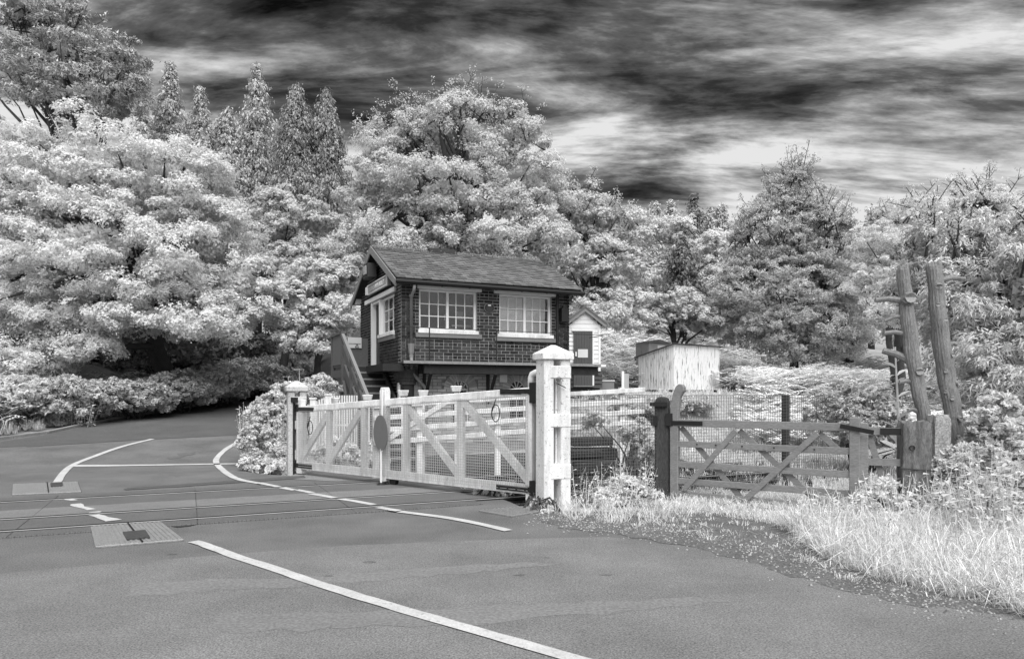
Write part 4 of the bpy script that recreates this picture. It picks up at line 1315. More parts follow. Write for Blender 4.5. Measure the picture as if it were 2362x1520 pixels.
trunk(2151, 608, 2224, 9.3, .104, .100, 'taller knobbly lopped trunk nearest the right edge',
      [(.93, 0, .32, .03, .05), (.90, -100, .03, .05, 0), (.82, -120, .05, .03, .1), (.76, -90, .05, .03, .1), (.62, -75, .06, .032, .0), (.55, -125, .05, .026, .1), (.50, -60, .06, .03, .1), (.44, -110, .05, .028, .1), (.40, -30, .08, .03, .2), (.36, -80, .06, .032, .0), (.28, -100, .06, .028, .1), (.66, -20, .08, .03, .1), (.47, -140, .05, .025, 0), (.20, -40, .08, .025, .2)])

# pile of old timbers beside the line
tp = GX(1376, 13.0)
st_ = tag(empty('timber_stack', tp, R(10)), 'dark stack of rotting sleepers beyond the mesh fence', 'timber stack')
for k, (x0, x1, y0, z0, z1) in enumerate([(-.46, .42, -.2, -.1, .14), (-.44, .40, -.18, .16, .38), (-.48, .10, -.1, .46, .60), (-.44, .44, .12, .40, .62), (-.42, .36, .1, .66, .82)]):
    MB().box((x0, y0, z0), (x1, y0 + .3, z1)).build('sleeper', mat('rotten_timber', .045, .95, .5, 6, .5, 40, .8, 30), st_, bevel=.02)
sp = GX(1437, 14.5)
wpst = tag(empty('marker_post', sp, R(5)), 'thin white marker post with small board above the fence end', 'post')
zt_ = EYE + (HY - 856) / F * 14.5 - sp.z
MB().box((-.03, -.02, 0), (.02, .02, zt_)).build('shaft', TRIM, wpst)
MB().box((.022, -.012, zt_ - .36), (.12, .0, zt_ - .05)).build('board', mat('grey_board', .40, .6, .1, 5), wpst)

# ================================================================== LAMP HUT, CORRUGATED SHED, CABINET
HD = 21.5
hb = Vector(((1353 - CX) / F * HD, HD, EYE + (HY - 893) / F * HD))
hut = tag(empty('lamp_hut', hb, R(4)), 'white weatherboarded hut with grey plank door right of the signal box', 'hut')
PM = F / HD
def hx(px): return (px - 1353) / PM
def hz(py): return (893 - py) / PM
X0, X1 = hx(1312), hx(1385)
HDK = mat('hut_dark_board', .055, .7, .2, 5, .2, 40)
MB().box((X0 + .02, .03, -.6), (X1 - .02, 1.6, hz(765))).build('core', ROOM, hut)
zs = hz(856)
n = 0
z = -.02
while z < hz(765) - .02:
    h_ = .128
    m = HDK if z + h_ < zs + .02 else TRIM
    dx = .06 if m is HDK else 0
    z1_ = min(z + h_, hz(765))
    MB().prism([(X0, -.012 - dx*.2, z), (X0, .03, z), (X0, .03, z1_ - .006), (X0, .008, z1_ - .006)], (X1 - X0 + dx, 0, 0)).build('weatherboard', m, hut)
    z += h_; n += 1
za, zp = hz(752), hz(710)
MB().prism([(X0, .0, hz(765)), (X1, .0, hz(765)), (X1, .0, za), ((X0 + X1) / 2, .0, zp - .06), (X0, .0, za)], (0, 1.6, 0)).build('gable', TRIM, hut)
for k, zz_ in enumerate((hz(757), hz(747), hz(737), hz(727))):
    w_ = (X1 - X0) / 2 * min(1, (zp - .1 - zz_) / (zp - .06 - za))
    MB().box(((X0 + X1)/2 - w_, -.014, zz_), ((X0 + X1)/2 + w_, -.002, zz_ + .115)).build('weatherboard', TRIM, hut)
xm = (X0 + X1) / 2
for s in (-1, 1):
    e = Vector((xm + s * ((X1 - X0) / 2 + .16), 0, za - .06))
    t_ = Vector((xm, 0, zp))
    MB().prism([(e.x, -.12, e.z), (t_.x, -.12, t_.z - .12), (t_.x, -.12, t_.z), (e.x + s * .02, -.12, e.z + .12)], (0, .03, 0)).build('barge_board', GREYL, hut)
    MB().prism([(e.x, -.14, e.z + .12), (t_.x, -.14, t_.z + .0), (t_.x, -.14, t_.z + .04), (e.x + s * .04, -.14, e.z + .15)], (0, 1.85, 0)).build('roof_slope', SLATE, hut)
dr = empty('door', (0, 0, 0), 0, hut)
d0, d1, dz0, dz1 = hx(1322), hx(1366), hz(889), hz(764)
nb_ = 7
for k in range(nb_):
    a = d0 + (d1 - d0) * k / nb_
    MB().box((a + .003, -.06, dz0), (a + (d1 - d0) / nb_ - .003, -.022, dz1)).build('plank', mat('hut_door', .085, .6, .15, 5, .15, 50, stretch=(3, 3, .4)), dr)
MB().box((d1 + .002, -.06, dz0), (d1 + .05, -.015, dz1 + .05)).build('door_frame', TRIM, dr)
MB().box((d0 - .05, -.06, dz1 + .001), (d1 + .0, -.015, dz1 + .05)).build('door_frame', TRIM, dr)
MB().box((d0, -.09, dz0 - .04), (d1 + .04, -.01, dz0 - .002)).build('threshold', STONE, dr)
MB().box((hx(1332), -.075, hz(825)), (hx(1355), -.061, hz(806))).build('notice', mat('notice', .62, .5, .05, 4), dr)
MB().box((hx(1326), -.09, hz(822)), (hx(1329), -.061, hz(812))).build('handle', TRIM, dr)
MB().box((X1 - .06, -.03, zs), (X1 + .005, .02, hz(758))).build('corner_board', TRIM, hut)
cb = GX(1398, 22.0); cb.z = EYE + (HY - 893) / F * 22
ct = tag(empty('concrete_block', cb), 'small pale-topped concrete block beside the white hut', 'block')
MB().box((-.22, -.2, -.5), (.22, .2, .17)).build('block', mat('block_grey', .20, .9, .2, 5), ct)
MB().box((-.24, -.22, .171), (.24, .22, .22)).build('top_slab', mat('slab_pale', .5, .8, .15, 5), ct)

# corrugated shed
SD = 28.0
sa = math.atan2(.634, .773)
sc_ = P(1554.5, 899, SD)
shed = tag(empty('corrugated_shed', sc_, sa), 'peeling white corrugated iron shed with sloping roof on the bank', 'shed')
SLn, SWd, SH, SH2 = 3.05, 1.82, 1.79, 1.36
def corrugated(p0, p1, h0, h1, amp, wl_, thick_dir, z0=0.0):
    b = MB(); vs_, fs_ = [], []
    p0, p1 = Vector(p0), Vector(p1)
    n = int((p1 - p0).length / wl_ * 8)
    td = Vector(thick_dir)
    for k in range(n + 1):
        f = k / n
        w = math.sin(2 * math.pi * k / 8) * amp
        p = p0.lerp(p1, f) + td * w
        vs_.append((p.x, p.y, z0)); vs_.append((p.x, p.y, h0 + (h1 - h0) * f))
        if k: fs_.append((2*k-2, 2*k, 2*k+1, 2*k-1))
    return b.add(vs_, fs_)
for a, b_ in ((0, 1.05), (1.0, 2.05), (2.0, SLn)):
    o = corrugated((a, -.01 * (a > .5), 0), (b_, -.01 * (a > .5), 0), SH, SH, .014, .085, (0, 1, 0)).build('corrugated_sheet', CORR, shed, smooth=True)
for a, b_ in ((0, .95), (.92, SWd)):
    corrugated((0, a, 0), (0, b_, 0), SH - (SH - SH2) * a / SWd, SH - (SH - SH2) * b_ / SWd, .014, .085, (1, 0, 0)).build('corrugated_sheet', CORR, shed, smooth=True)
MB().box((.02, .02, -.05), (SLn - .02, SWd - .02, SH2 - .02)).build('frame', DARKT, shed)
rfm = MB(); vs_, fs_ = [], []
nn = int((SLn + .3) / .085 * 8)
for k in range(nn + 1):
    x = -.12 + (SLn + .3) * k / nn; w = math.sin(2 * math.pi * k / 8) * .018
    vs_ += [(x, -.10, SH + .035 + w), (x, SWd + .18, SH2 - .02 + w)]
    if k: fs_.append((2*k-2, 2*k-1, 2*k+1, 2*k))
rfm.add(vs_, fs_).build('roof_sheet', mat('roof_iron', .10, .6, .4, 5, .3, 40), shed, smooth=True)
MB().box((-.02, -.11, SH - .005), (SLn, -.10, SH + .012)).build('eaves_batten', DARKT, shed)
for x in (.15, 1.5, 2.8):
    MB().box((x, .05, -.6), (x + .4, .35, -.05)).build('brick_pier', STONE, shed)
MB().box((0, .0, -.12), (SLn, .06, -.02)).build('ground_beam', DARKT, shed)
# equipment cabinet behind it
cbp = P(1505, 858, 31.5)
ccab = tag(empty('equipment_cabinet', cbp, sa + R(-14)), 'dark grey equipment cabinet with pitched lid behind the corrugated shed', 'cabinet')
MB().box((-.55, -.5, -.6), (.55, .5, 1.25)).build('body', mat('cabinet_grey', .32, .6, .1, 4), ccab, bevel=.01)
MB().prism([(-.6, -.55, 1.251), (.6, -.55, 1.251), (.6, -.55, 1.28), (0, -.55, 1.40), (-.6, -.55, 1.28)], (0, 1.1, 0)).build('lid', GREYL, ccab)
for y_ in (-.44, .02):
    MB().box((-.575, y_, .1), (-.551, y_ + .42, 1.15)).build('door', mat('cabinet_door', .26, .6, .1, 4), ccab)
MB().box((-.1, -.52, .95), (.3, -.501, 1.15)).build('label_plate', TRIM, ccab)
MB().box((-.6, .46, .5), (-.576, .5, .62)).build('handle', BLACK, ccab)

# ================================================================== VEGETATION
def rand_dirs(rng, n):
    v = rng.normal(size=(n, 3)); return v / np.linalg.norm(v, axis=1, keepdims=True)
def nz(v): return v / np.maximum(1e-9, np.linalg.norm(v, axis=1, keepdims=True))
def quads(pos, nrm, size, rng, aspect=.62, tang=None):
    """one pointed leaf (rhomb) at each position"""
    n = len(pos)
    if tang is None: tang = rng.normal(size=(n, 3))
    t = nz(tang - nrm * np.sum(tang * nrm, axis=1, keepdims=True))
    b = np.cross(nrm, t)
    s = size.reshape(-1, 1) if hasattr(size, 'reshape') else size
    out_ = np.empty((n, 4, 3))
    out_[:, 0] = pos - t * s * .5
    out_[:, 1] = pos + b * s * .5 * aspect + nrm * s * .06
    out_[:, 2] = pos + t * s * .5
    out_[:, 3] = pos - b * s * .5 * aspect + nrm * s * .06
    return out_.reshape(-1, 3)
def tris(pos, nrm, size, rng, aspect=.7, tang=None):
    """one small pointed leaf (a triangle) at each position"""
    n = len(pos)
    if tang is None: tang = rng.normal(size=(n, 3))
    t = nz(tang - nrm * np.sum(tang * nrm, axis=1, keepdims=True))
    b = np.cross(nrm, t)
    s = size.reshape(-1, 1)
    o_ = np.empty((n, 3, 3))
    o_[:, 0] = pos - t * s * .45 - b * s * .5 * aspect
    o_[:, 1] = pos - t * s * .45 + b * s * .5 * aspect
    o_[:, 2] = pos + t * s * .65
    return o_.reshape(-1, 3)
UPV = np.array([0, 0, 1.0])
def lobe_px(cx_, cy_, rx, ry, d, ry_depth=None):
    c = P(cx_, cy_, d); k = d / F
    return (np.array(c), np.array([rx * k, (ry_depth or rx) * k, ry * k]))
def crown(lobes, cr, leaf, per, seed, dens=1.0, flat=.6, up=.5, fill=.25, aspect=.7, shell=(.72, 1.02), droop=0.0, rnd=.38, nsub=9):
    """boughs over the shell of a few lobes; each bough a dome of tufts, each tuft a small dome of leaves"""
    rng = np.random.default_rng(seed)
    C, O, RR = [], [], []
    lobes = [(c, np.maximum(r - .45 * cr, r * .6)) for c, r in lobes]
    for c, r in lobes:
        area = 4 * math.pi * ((r[0]*r[1])**1.6/3 + (r[0]*r[2])**1.6/3 + (r[1]*r[2])**1.6/3) ** (1/1.6)
        n = max(4, int(dens * area / (cr * cr * 1.7)))
        d = rand_dirs(rng, n)
        d = d[d[:, 2] > -.85]
        p = c + d * r * rng.uniform(shell[0], shell[1], (len(d), 1))
        keep = np.ones(len(p), bool)
        for c2, r2 in lobes:
            if c2 is c: continue
            keep &= np.linalg.norm((p - c2) / r2, axis=1) > .66
        C.append(p[keep]); O.append(nz(d[keep] / r)); RR.append(cr * rng.uniform(.5, 1.4, keep.sum()))
    C = np.concatenate(C); O = np.concatenate(O); RR = np.concatenate(RR)
    n = len(C)
    i1 = np.repeat(np.arange(n), nsub)
    d1 = rand_dirs(rng, len(i1))
    d1 = nz(d1 + O[i1] * .55 + UPV * .35)
    d1[:, 2] = np.where(d1[:, 2] < 0, d1[:, 2] * .4, d1[:, 2])
    S = C[i1] + d1 * (RR[i1] * rng.uniform(.55, 1.05, len(i1)))[:, None] * np.array([1, 1, flat])
    SR = RR[i1] * rng.uniform(.24, .48, len(i1))
    m = max(4, per // nsub * 5)
    i2 = np.repeat(np.arange(len(S)), m)
    d2 = rand_dirs(rng, len(i2))
    d2 = nz(d2 + d1[i2] * .5 + UPV * .25)
    rad = SR[i2] * rng.uniform(.35, 1.1, len(i2))
    pos = S[i2] + d2 * rad[:, None] * np.array([1, 1, .75])
    if droop: pos[:, 2] -= droop * rng.uniform(0, 1, len(i2)) ** 2 * SR[i2] * 2.2
    nrm = nz(d2 * .65 + d1[i2] * .35 + UPV * up + rng.normal(size=d2.shape) * rnd)
    sz = leaf * rng.uniform(.6, 1.35, len(i2))
    tang = None
    if droop: tang = np.array([0, 0, -1.0]) + d1[i2] * .9 + rng.normal(size=d2.shape) * .5
    Q = [tris(pos, nrm, sz, rng, aspect, tang)]
    if fill:  # larger leaves added deep inside the lobes to block light
        for c, r in lobes:
            k = int(fill * len(i2) / len(lobes) * .16)
            d = rand_dirs(rng, k)
            p = c + d * r * (.52 * rng.uniform(0, 1, (k, 1)) ** .45)
            Q.append(tris(p, rand_dirs(rng, k), leaf * 1.7 * rng.uniform(.7, 1.3, k), rng, .9))
    return np.concatenate(Q), C
def limbs(base, top, r0, targets, seed, n=16, r_end=.012, mb=None):
    rg = random.Random(seed)
    b = mb or MB()
    base, top = Vector(base), Vector(top)
    pts = [base.lerp(top, k / 6) + Vector((rg.uniform(-1, 1), rg.uniform(-1, 1), 0)) * (.02 * (top - base).length * (0 < k < 6)) for k in range(7)]
    b.tube(pts, [r0 * (1 - .6 * k / 6) for k in range(7)], 8)
    for k in range(min(n, len(targets))):
        t = Vector(targets[rg.randrange(len(targets))])
        f = rg.uniform(.35, 1.0)
        s = base.lerp(top, f)
        m1 = s.lerp(t, .35) + Vector((rg.uniform(-.3, .3), rg.uniform(-.3, .3), rg.uniform(.05, .5)))
        m2 = s.lerp(t, .7) + Vector((rg.uniform(-.25, .25), rg.uniform(-.25, .25), rg.uniform(0, .35)))
        r = r0 * rg.uniform(.28, .5)
        b.tube([s, m1, m2, t], [r, r * .7, r * .4, r_end], 5, cap=False)
    return b
def twigs(b, targets, seed, n, ln, spread=.6, r=.022):
    rg = random.Random(seed)
    tips = []
    for k in range(n):
        t = Vector(targets[rg.randrange(len(targets))])
        d = Vector((rg.gauss(0, spread), rg.gauss(0, spread), 1)).normalized()
        L_ = ln * rg.uniform(.5, 1.3)
        e = t + d * L_
        m = t.lerp(e, .5) + Vector((rg.uniform(-.1, .1), rg.uniform(-.1, .1), 0)) * L_
        b.tube([t - d * .5, t, m, e], [r * 1.3, r, r * .7, r * .35], 4, cap=False)
        tips.append(e); tips.append(m)
        for j in range(4):
            s = t.lerp(e, rg.uniform(.2, .95))
            e2 = s + Vector((rg.gauss(0, .7), rg.gauss(0, .7), .7)).normalized() * L_ * rg.uniform(.15, .4)
            b.tube([s, e2], [r * .5, r * .25], 3, cap=False); tips.append(e2)
    return tips
def tip_leaves(tips, leaf, per, seed, spread=.14):
    rng = np.random.default_rng(seed)
    t = np.array([tuple(x) for x in tips]); i = np.repeat(np.arange(len(t)), per)
    p = t[i] + rng.normal(size=(len(i), 3)) * spread
    return tris(p, nz(rng.normal(size=p.shape) + UPV * .6), leaf * rng.uniform(.6, 1.3, len(i)), rng)
def tree(label, lobes, cr, leaf, per, seed, lm, base_px=None, base_d=None, trunk_r=.2, group=None, cat='tree', name='tree', nl=18, tw=0, tw_ln=1.0, tw_targets=None, bark=None, **kw):
    V, C = crown(lobes, cr, leaf, per, seed, **kw)
    c0 = np.mean([c for c, r in lobes], axis=0)
    d = base_d or c0[1]
    g_ = GX(base_px, d) if base_px else Vector((c0[0], d, tz(c0[0], d)))
    root = tag(empty(name, g_), label, cat, group)
    top = Vector(tuple(c0)) + Vector((0, 0, max(r[2] for c, r in lobes) * .5))
    b = limbs(g_ - Vector((0, 0, .2)), top, trunk_r, [tuple(x + (x - c0) * .05) for x in C], seed, nl)
    if tw:
        hi = [tuple(x) for x in (C[C[:, 2] > np.quantile(C[:, 2], .82)] if tw_targets is None else tw_targets)]
        tips = twigs(b, hi, seed + 1, tw, tw_ln)
        V = np.concatenate([V, tip_leaves(tips, leaf * .75, 9, seed + 2, .06)])
    o = b.build('trunk', bark or BARKD, root, smooth=True); o.matrix_parent_inverse = Matrix.Translation(-g_)
    o = np_mesh('crown', V, 3, lm, root); o.matrix_parent_inverse = Matrix.Translation(-g_)
    return root
def conifer(label, px, ytop, ybot, hw, d, seed, lm, leaf=.22, layers=26, group=None, droop=.35, power=.85, per=9, upright=0.0, base_y=None, name='conifer_tree'):
    """whorls of sprays round a straight stem"""
    rng = np.random.default_rng(seed)
    k = d / F
    top = P(px, ytop, d); bot = P(px, ybot, d); H = top.z - bot.z; Rr = hw * k
    g_ = Vector((top.x, d, tz(top.x, d)))
    root = tag(empty(name, g_), label, 'conifer', group)
    pos, nrm, tg = [], [], []
    prof = rng.uniform(.75, 1.2, 12)
    for i in range(layers):
        f = (i + .3 + rng.uniform(0, .6)) / layers
        z = top.z - f * H
        rad = (Rr * f ** power + .08) * prof[int(f * 11.99)]
        nb = max(4, int(5 + 10 * f))
        for a in rng.uniform(0, 2 * math.pi, nb):
            L_ = rad * rng.uniform(.45, 1.2)
            dr_ = np.array([math.cos(a), math.sin(a), 0])
            side = np.cross(dr_, UPV)
            nt_ = max(2, int(2 + L_ * 3.2))                       # hanging tufts along the bough
            s0 = np.sort(rng.uniform(.2, 1, nt_))
            tc_ = np.array([top.x, d, z]) + dr_ * (L_ * s0)[:, None] + side * (rng.normal(size=nt_) * L_ * .18)[:, None] + UPV * ((upright - droop) * L_ * s0 ** 1.6 + rng.normal(size=nt_) * .08)[:, None]
            m = per * 2
            i3 = np.repeat(np.arange(nt_), m)
            q = rng.normal(size=(len(i3), 3)) * np.array([.16, .16, .13]) * (leaf / .22)
            q[:, 2] -= np.abs(rng.normal(size=len(i3))) * .22 * droop * 2
            pos.append(tc_[i3] + q)
            nrm.append(nz(nz(q) * .5 + dr_ * .35 + UPV * .55 + rng.normal(size=(len(i3), 3)) * .35))
            tg.append(dr_ * .5 + np.array([0, 0, -droop * 2.2 + upright]) + rng.normal(size=(len(i3), 3)) * .35)
    pos, nrm, tg = np.concatenate(pos), np.concatenate(nrm), np.concatenate(tg)
    V = tris(pos, nrm, leaf * rng.uniform(.6, 1.4, len(pos)), rng, .55, tg)
    b = MB(); b.tube([g_ - Vector((0, 0, .2)), Vector((top.x, d, bot.z)), top + Vector((0, 0, .1))], [Rr * .12 + .05, Rr * .08 + .03, .01], 7)
    o = b.build('trunk', BARKD, root, smooth=True); o.matrix_parent_inverse = Matrix.Translation(-g_)
    o = np_mesh('crown', V, 3, lm, root); o.matrix_parent_inverse = Matrix.Translation(-g_)
    return root

LB = leaf_mat('leaf_bright', .78, .18, .42)
LM = leaf_mat('leaf_mid', .69, .2, .4)
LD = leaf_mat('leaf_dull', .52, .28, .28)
LC = leaf_mat('needle_mid', .52, .35, .15)
LCD = leaf_mat('needle_dark', .22, .4, .1)
LP = leaf_mat('leaf_pale', .74, .24, .3)
LK = leaf_mat('leaf_hollow_shade', .24, .35, .1)

# --- left: large maple over the road
tree('huge pale broadleaf tree hanging over the road at the left',
     [lobe_px(190, 400, 175, 155, 24.5), lobe_px(390, 440, 145, 135, 24.5), lobe_px(475, 550, 110, 110, 24.2), lobe_px(210, 580, 185, 145, 23.4),
      lobe_px(395, 625, 170, 120, 23.4), lobe_px(550, 655, 92, 95, 24.3), lobe_px(170, 735, 115, 80, 23.2), lobe_px(420, 735, 180, 75, 23.6),
      lobe_px(560, 745, 75, 60, 24.6), lobe_px(20, 480, 150, 200, 24.5), lobe_px(-30, 690, 140, 140, 23.4), lobe_px(175, 815, 95, 55, 22.6), lobe_px(40, 825, 120, 65, 22.2)],
     .72, .088, 171, 21, LB, 400, 27.5, .4, nl=44, dens=.8, fill=.9, flat=.5, shell=(.66, 1.0))
# --- upper left pine and conifers on the hill
tree('dark scruffy pine reaching above the big pale tree at top left',
     [lobe_px(140, 150, 120, 90, 31), lobe_px(270, 130, 80, 55, 31), lobe_px(300, 205, 70, 50, 31), lobe_px(170, 230, 120, 60, 31), lobe_px(20, 120, 100, 110, 32), lobe_px(120, 40, 90, 60, 32)],
     .7, .15, 90, 22, leaf_mat('pine_needle', .46, .35, .12), 215, 31, .28, name='pine_tree', aspect=.35, flat=.35, dens=.75, fill=.2, tw=60, tw_ln=1.0, nl=40, rnd=.8)
hill = 'conifers on the hill behind the trees'
CYP = leaf_mat('cypress_dark', .34, .35, .15)
NP = leaf_mat('needle_pale', .50, .3, .2)
conifer('slim pale conifer between the dark pine and the open sky', 392, 145, 420, 70, 34, 31, NP, .14, 34, hill, .35, .8)
conifer('thin short conifer spire right of the slim pale conifer', 462, 200, 420, 46, 35, 32, NP, .13, 28, hill, .35, .8)
conifer('low feathery conifer left of the tallest conifer spire', 525, 250, 480, 70, 36, 33, NP, .15, 28, hill, .4, .6)
conifer('tallest pale conifer spire above the left-hand trees', 592, 148, 530, 104, 37, 34, NP, .15, 48, hill, .5, .8, per=9)
conifer('dark twin-topped cypress left of the large central tree', 684, 192, 530, 84, 35, 35, CYP, .14, 50, hill, .65, .55, per=9)
conifer('dark cypress close against the large central tree', 752, 205, 530, 76, 35.5, 36, CYP, .14, 48, hill, .65, .55, per=9)
conifer('conifer filling the gap behind the twin-topped cypress', 640, 300, 560, 80, 39, 37, LC, .16, 26, hill, .4, .6)
conifer('conifer in deep shade behind the rounded light tree', 330, 240, 560, 90, 38, 38, LC, .18, 26, hill, .4, .6)
# --- middle
tree('rounded light bushy tree between the maple and the central tree',
     [lobe_px(655, 525, 92, 92, 30), lobe_px(735, 545, 62, 80, 30), lobe_px(620, 600, 70, 65, 29.5), lobe_px(705, 615, 80, 60, 29)], .45, .092, 90, 41, LM, 650, 29.5, .2, tw=16, tw_ln=.7, dens=1.0, fill=.5)
tree('bushy small tree dark underneath left of the stairs',
     [lobe_px(740, 650, 85, 50, 25.5), lobe_px(690, 710, 70, 55, 25), lobe_px(770, 735, 60, 60, 25), lobe_px(720, 790, 80, 45, 25), lobe_px(800, 640, 60, 60, 26)], .45, .10, 90, 42, LM, 720, 26, .16, fill=.6)
tree('great domed broadleaf tree behind the signal box roof',
     [lobe_px(1065, 325, 140, 105, 27.5), lobe_px(925, 335, 110, 92, 27.5), lobe_px(1180, 345, 95, 98, 27.5), lobe_px(862, 425, 108, 96, 26.8), lobe_px(1035, 455, 150, 90, 26.3),
      lobe_px(1220, 450, 110, 100, 26.8), lobe_px(835, 550, 75, 75, 26.5), lobe_px(955, 560, 120, 75, 26), lobe_px(1115, 570, 125, 80, 26), lobe_px(1250, 560, 85, 85, 26.5), lobe_px(1040, 640, 170, 60, 27)],
     .72, .084, 180, 43, LM, 1050, 28, .4, nl=80, tw=60, tw_ln=1.15, dens=.72, flat=.5, fill=.9, shell=(.6, .98))
tree('knobbly broadleaf tree between signal box and corrugated shed',
     [lobe_px(1345, 500, 65, 85, 28), lobe_px(1425, 545, 65, 70, 28), lobe_px(1350, 610, 75, 75, 27.5), lobe_px(1440, 650, 60, 75, 27.5), lobe_px(1390, 720, 80, 55, 27), lobe_px(1470, 730, 40, 50, 27)],
     .55, .10, 108, 44, LM, 1340, 28, .24, nl=30, tw=30, tw_ln=.9, fill=.5)
tree('small dense bush crowned with pale leaves above the corrugated shed',
     [lobe_px(1555, 705, 65, 48, 31), lobe_px(1610, 745, 55, 40, 31), lobe_px(1500, 740, 50, 45, 31)], .45, .11, 90, 45, LM, 1560, 31.5, .15, fill=.6, name='bush', cat='bush')
far = 'distant conifers along the skyline'
for k, (px, yt, hw_, dd, lm_, lab) in enumerate([
        (1512, 466, 30, 52, LC, 'leftmost distant conifer tip beside the knobbly tree'), (1548, 460, 34, 52, LC, 'distant pale conifer left of the dark skyline spruce'),
        (1600, 452, 38, 50, LCD, 'distant dark spruce on the skyline'), (1640, 482, 30, 53, LC, 'low distant conifer just right of the dark spruce'),
        (1664, 470, 28, 53, LC, 'thin distant conifer spire left of the feathery tree'), (1712, 500, 30, 54, LC, 'distant conifer half hidden by the feathery tree'),
        (2010, 480, 30, 50, LC, 'distant conifer right of the feathery tree top'), (1465, 480, 30, 52, LC, 'distant conifer hidden behind the knobbly tree shoulder')]):
    conifer(lab, px, yt, 660, hw_ * 1.7, dd, 60 + k, lm_, .2, 22, far, .25, .7, per=6)
conifer('dark drooping spruce below the skyline conifers', 1575, 545, 720, 66, 38, 71, LCD, .16, 24, None, .4, .6, per=9)
tree('pale airy tree below the skyline conifers', [lobe_px(1640, 590, 70, 65, 42), lobe_px(1550, 545, 60, 45, 44), lobe_px(1690, 640, 60, 70, 41), lobe_px(1610, 660, 80, 60, 42)], .7, .16, 72, 46, LB, 1620, 43, .2, fill=.5)
tree('broad feathery fine-leaved tree standing in the bracken',
     [lobe_px(1840, 455, 70, 75, 31), lobe_px(1820, 550, 135, 95, 31), lobe_px(1805, 670, 165, 105, 30.6), lobe_px(1910, 630, 105, 115, 31), lobe_px(1730, 690, 95, 90, 31),
      lobe_px(1840, 765, 155, 68, 30.4), lobe_px(1950, 735, 70, 85, 31), lobe_px(1735, 765, 75, 50, 31), lobe_px(1900, 800, 105, 42, 30.2), lobe_px(1825, 822, 80, 28, 30)],
     .47, .105, 63, 47, leaf_mat('leaf_fine', .56, .28, .3), 1830, 31.4, .24, nl=60, tw=170, tw_ln=1.0, dens=.8, flat=.55, aspect=.42, rnd=.7, up=.35, fill=.8)
# --- right
tree('spreading feathery conifer hedge towering over the lopped trunks',
     [lobe_px(2160, 590, 95, 85, 13), lobe_px(2270, 590, 110, 90, 13), lobe_px(2240, 690, 110, 110, 12.4), lobe_px(2100, 690, 60, 90, 14), lobe_px(2260, 850, 95, 120, 11.6), lobe_px(2370, 680, 110, 180, 12), lobe_px(2350, 900, 110, 180, 11), lobe_px(2200, 800, 60, 90, 12.5)],
     .34, .085, 108, 48, leaf_mat('cypress_spray', .62, .3, .3), 2280, 13, .18, nl=30, tw=40, tw_ln=.6, aspect=.3, flat=.5, droop=.6, dens=1.0, fill=.8, rnd=.6, up=.35, name='conifer_hedge', cat='hedge')
tree('pale wispy tree at the right behind the lopped trunks', [lobe_px(2060, 560, 70, 55, 22), lobe_px(2120, 525, 70, 60, 22), lobe_px(2020, 640, 60, 70, 22), lobe_px(2070, 700, 60, 80, 21), lobe_px(2250, 505, 80, 60, 22)], .4, .085, 90, 49, LB, 2060, 22, .16, tw=30, tw_ln=.8, fill=.5, aspect=.35, rnd=.8, up=.3)
tree('bare-topped small tree with dark twigs behind the wispy tree', [lobe_px(2080, 520, 50, 35, 27), lobe_px(2010, 560, 50, 45, 27)], .4, .13, 40, 50, LM, 2060, 27, .14, tw=30, tw_ln=.8, fill=.3)
# fill of woodland behind everything
back = 'woodland trees filling the slope behind'
for k, (px, py, rx, ry, d, lab) in enumerate([(300, 540, 240, 110, 44, 'woodland tree deep behind the huge pale tree'), (760, 580, 150, 100, 43, 'woodland tree deep behind the central tree left side'),
        (1330, 600, 180, 90, 44, 'woodland tree deep behind the central tree right side'), (1720, 660, 150, 80, 47, 'woodland tree deep behind the feathery tree left side'),
        (1960, 650, 150, 90, 40, 'woodland tree deep behind the feathery tree right side'), (2260, 620, 180, 150, 36, 'woodland tree deep behind the right-hand hedge'), (-150, 500, 300, 300, 38, 'woodland tree beyond the left edge')]):
    tree(lab, [lobe_px(px, py, rx, ry, d), lobe_px(px + rx * .4, py + ry * .6, rx * .8, ry * .6, d - 2), lobe_px(px - rx * .5, py + ry * .6, rx * .8, ry * .7, d - 1)], 1.4 if k in (0, 6) else 1.0, .26 if k in (0, 6) else .19, 54 if k in (0, 6) else 63, 80 + k, LM if k % 2 else LD, px, d, .3, back, fill=.4)

# --- low growth
def bush(label, lobes, cr, leaf, per, seed, lm, cat='bush', name='bush', group=None, **kw):
    kw.setdefault('rnd', .85); kw.setdefault('up', .3); kw.setdefault('flat', .9); leaf *= .78; per = int(per * 1.5)
    V, C = crown(lobes, cr, leaf, per, seed, **kw)
    c0 = np.mean([c for c, r in lobes], axis=0)
    g_ = Vector((c0[0], c0[1], tz(c0[0], c0[1])))
    root = tag(empty(name, g_), label, cat, group)
    b = MB(); rg = random.Random(seed)
    for k in range(14):
        t = Vector(tuple(C[rg.randrange(len(C))]))
        s = Vector((g_.x + rg.uniform(-.3, .3), g_.y + rg.uniform(-.3, .3), g_.z - .05))
        b.tube([s, s.lerp(t, .5) + Vector((0, 0, .15)), t], [.02, .014, .005], 5, cap=False)
    o = b.build('stems', BARKD, root); o.matrix_parent_inverse = Matrix.Translation(-g_)
    o = np_mesh('foliage', V, 3, lm, root); o.matrix_parent_inverse = Matrix.Translation(-g_)
    return root
hg = 'bushes along the left bank of the road'
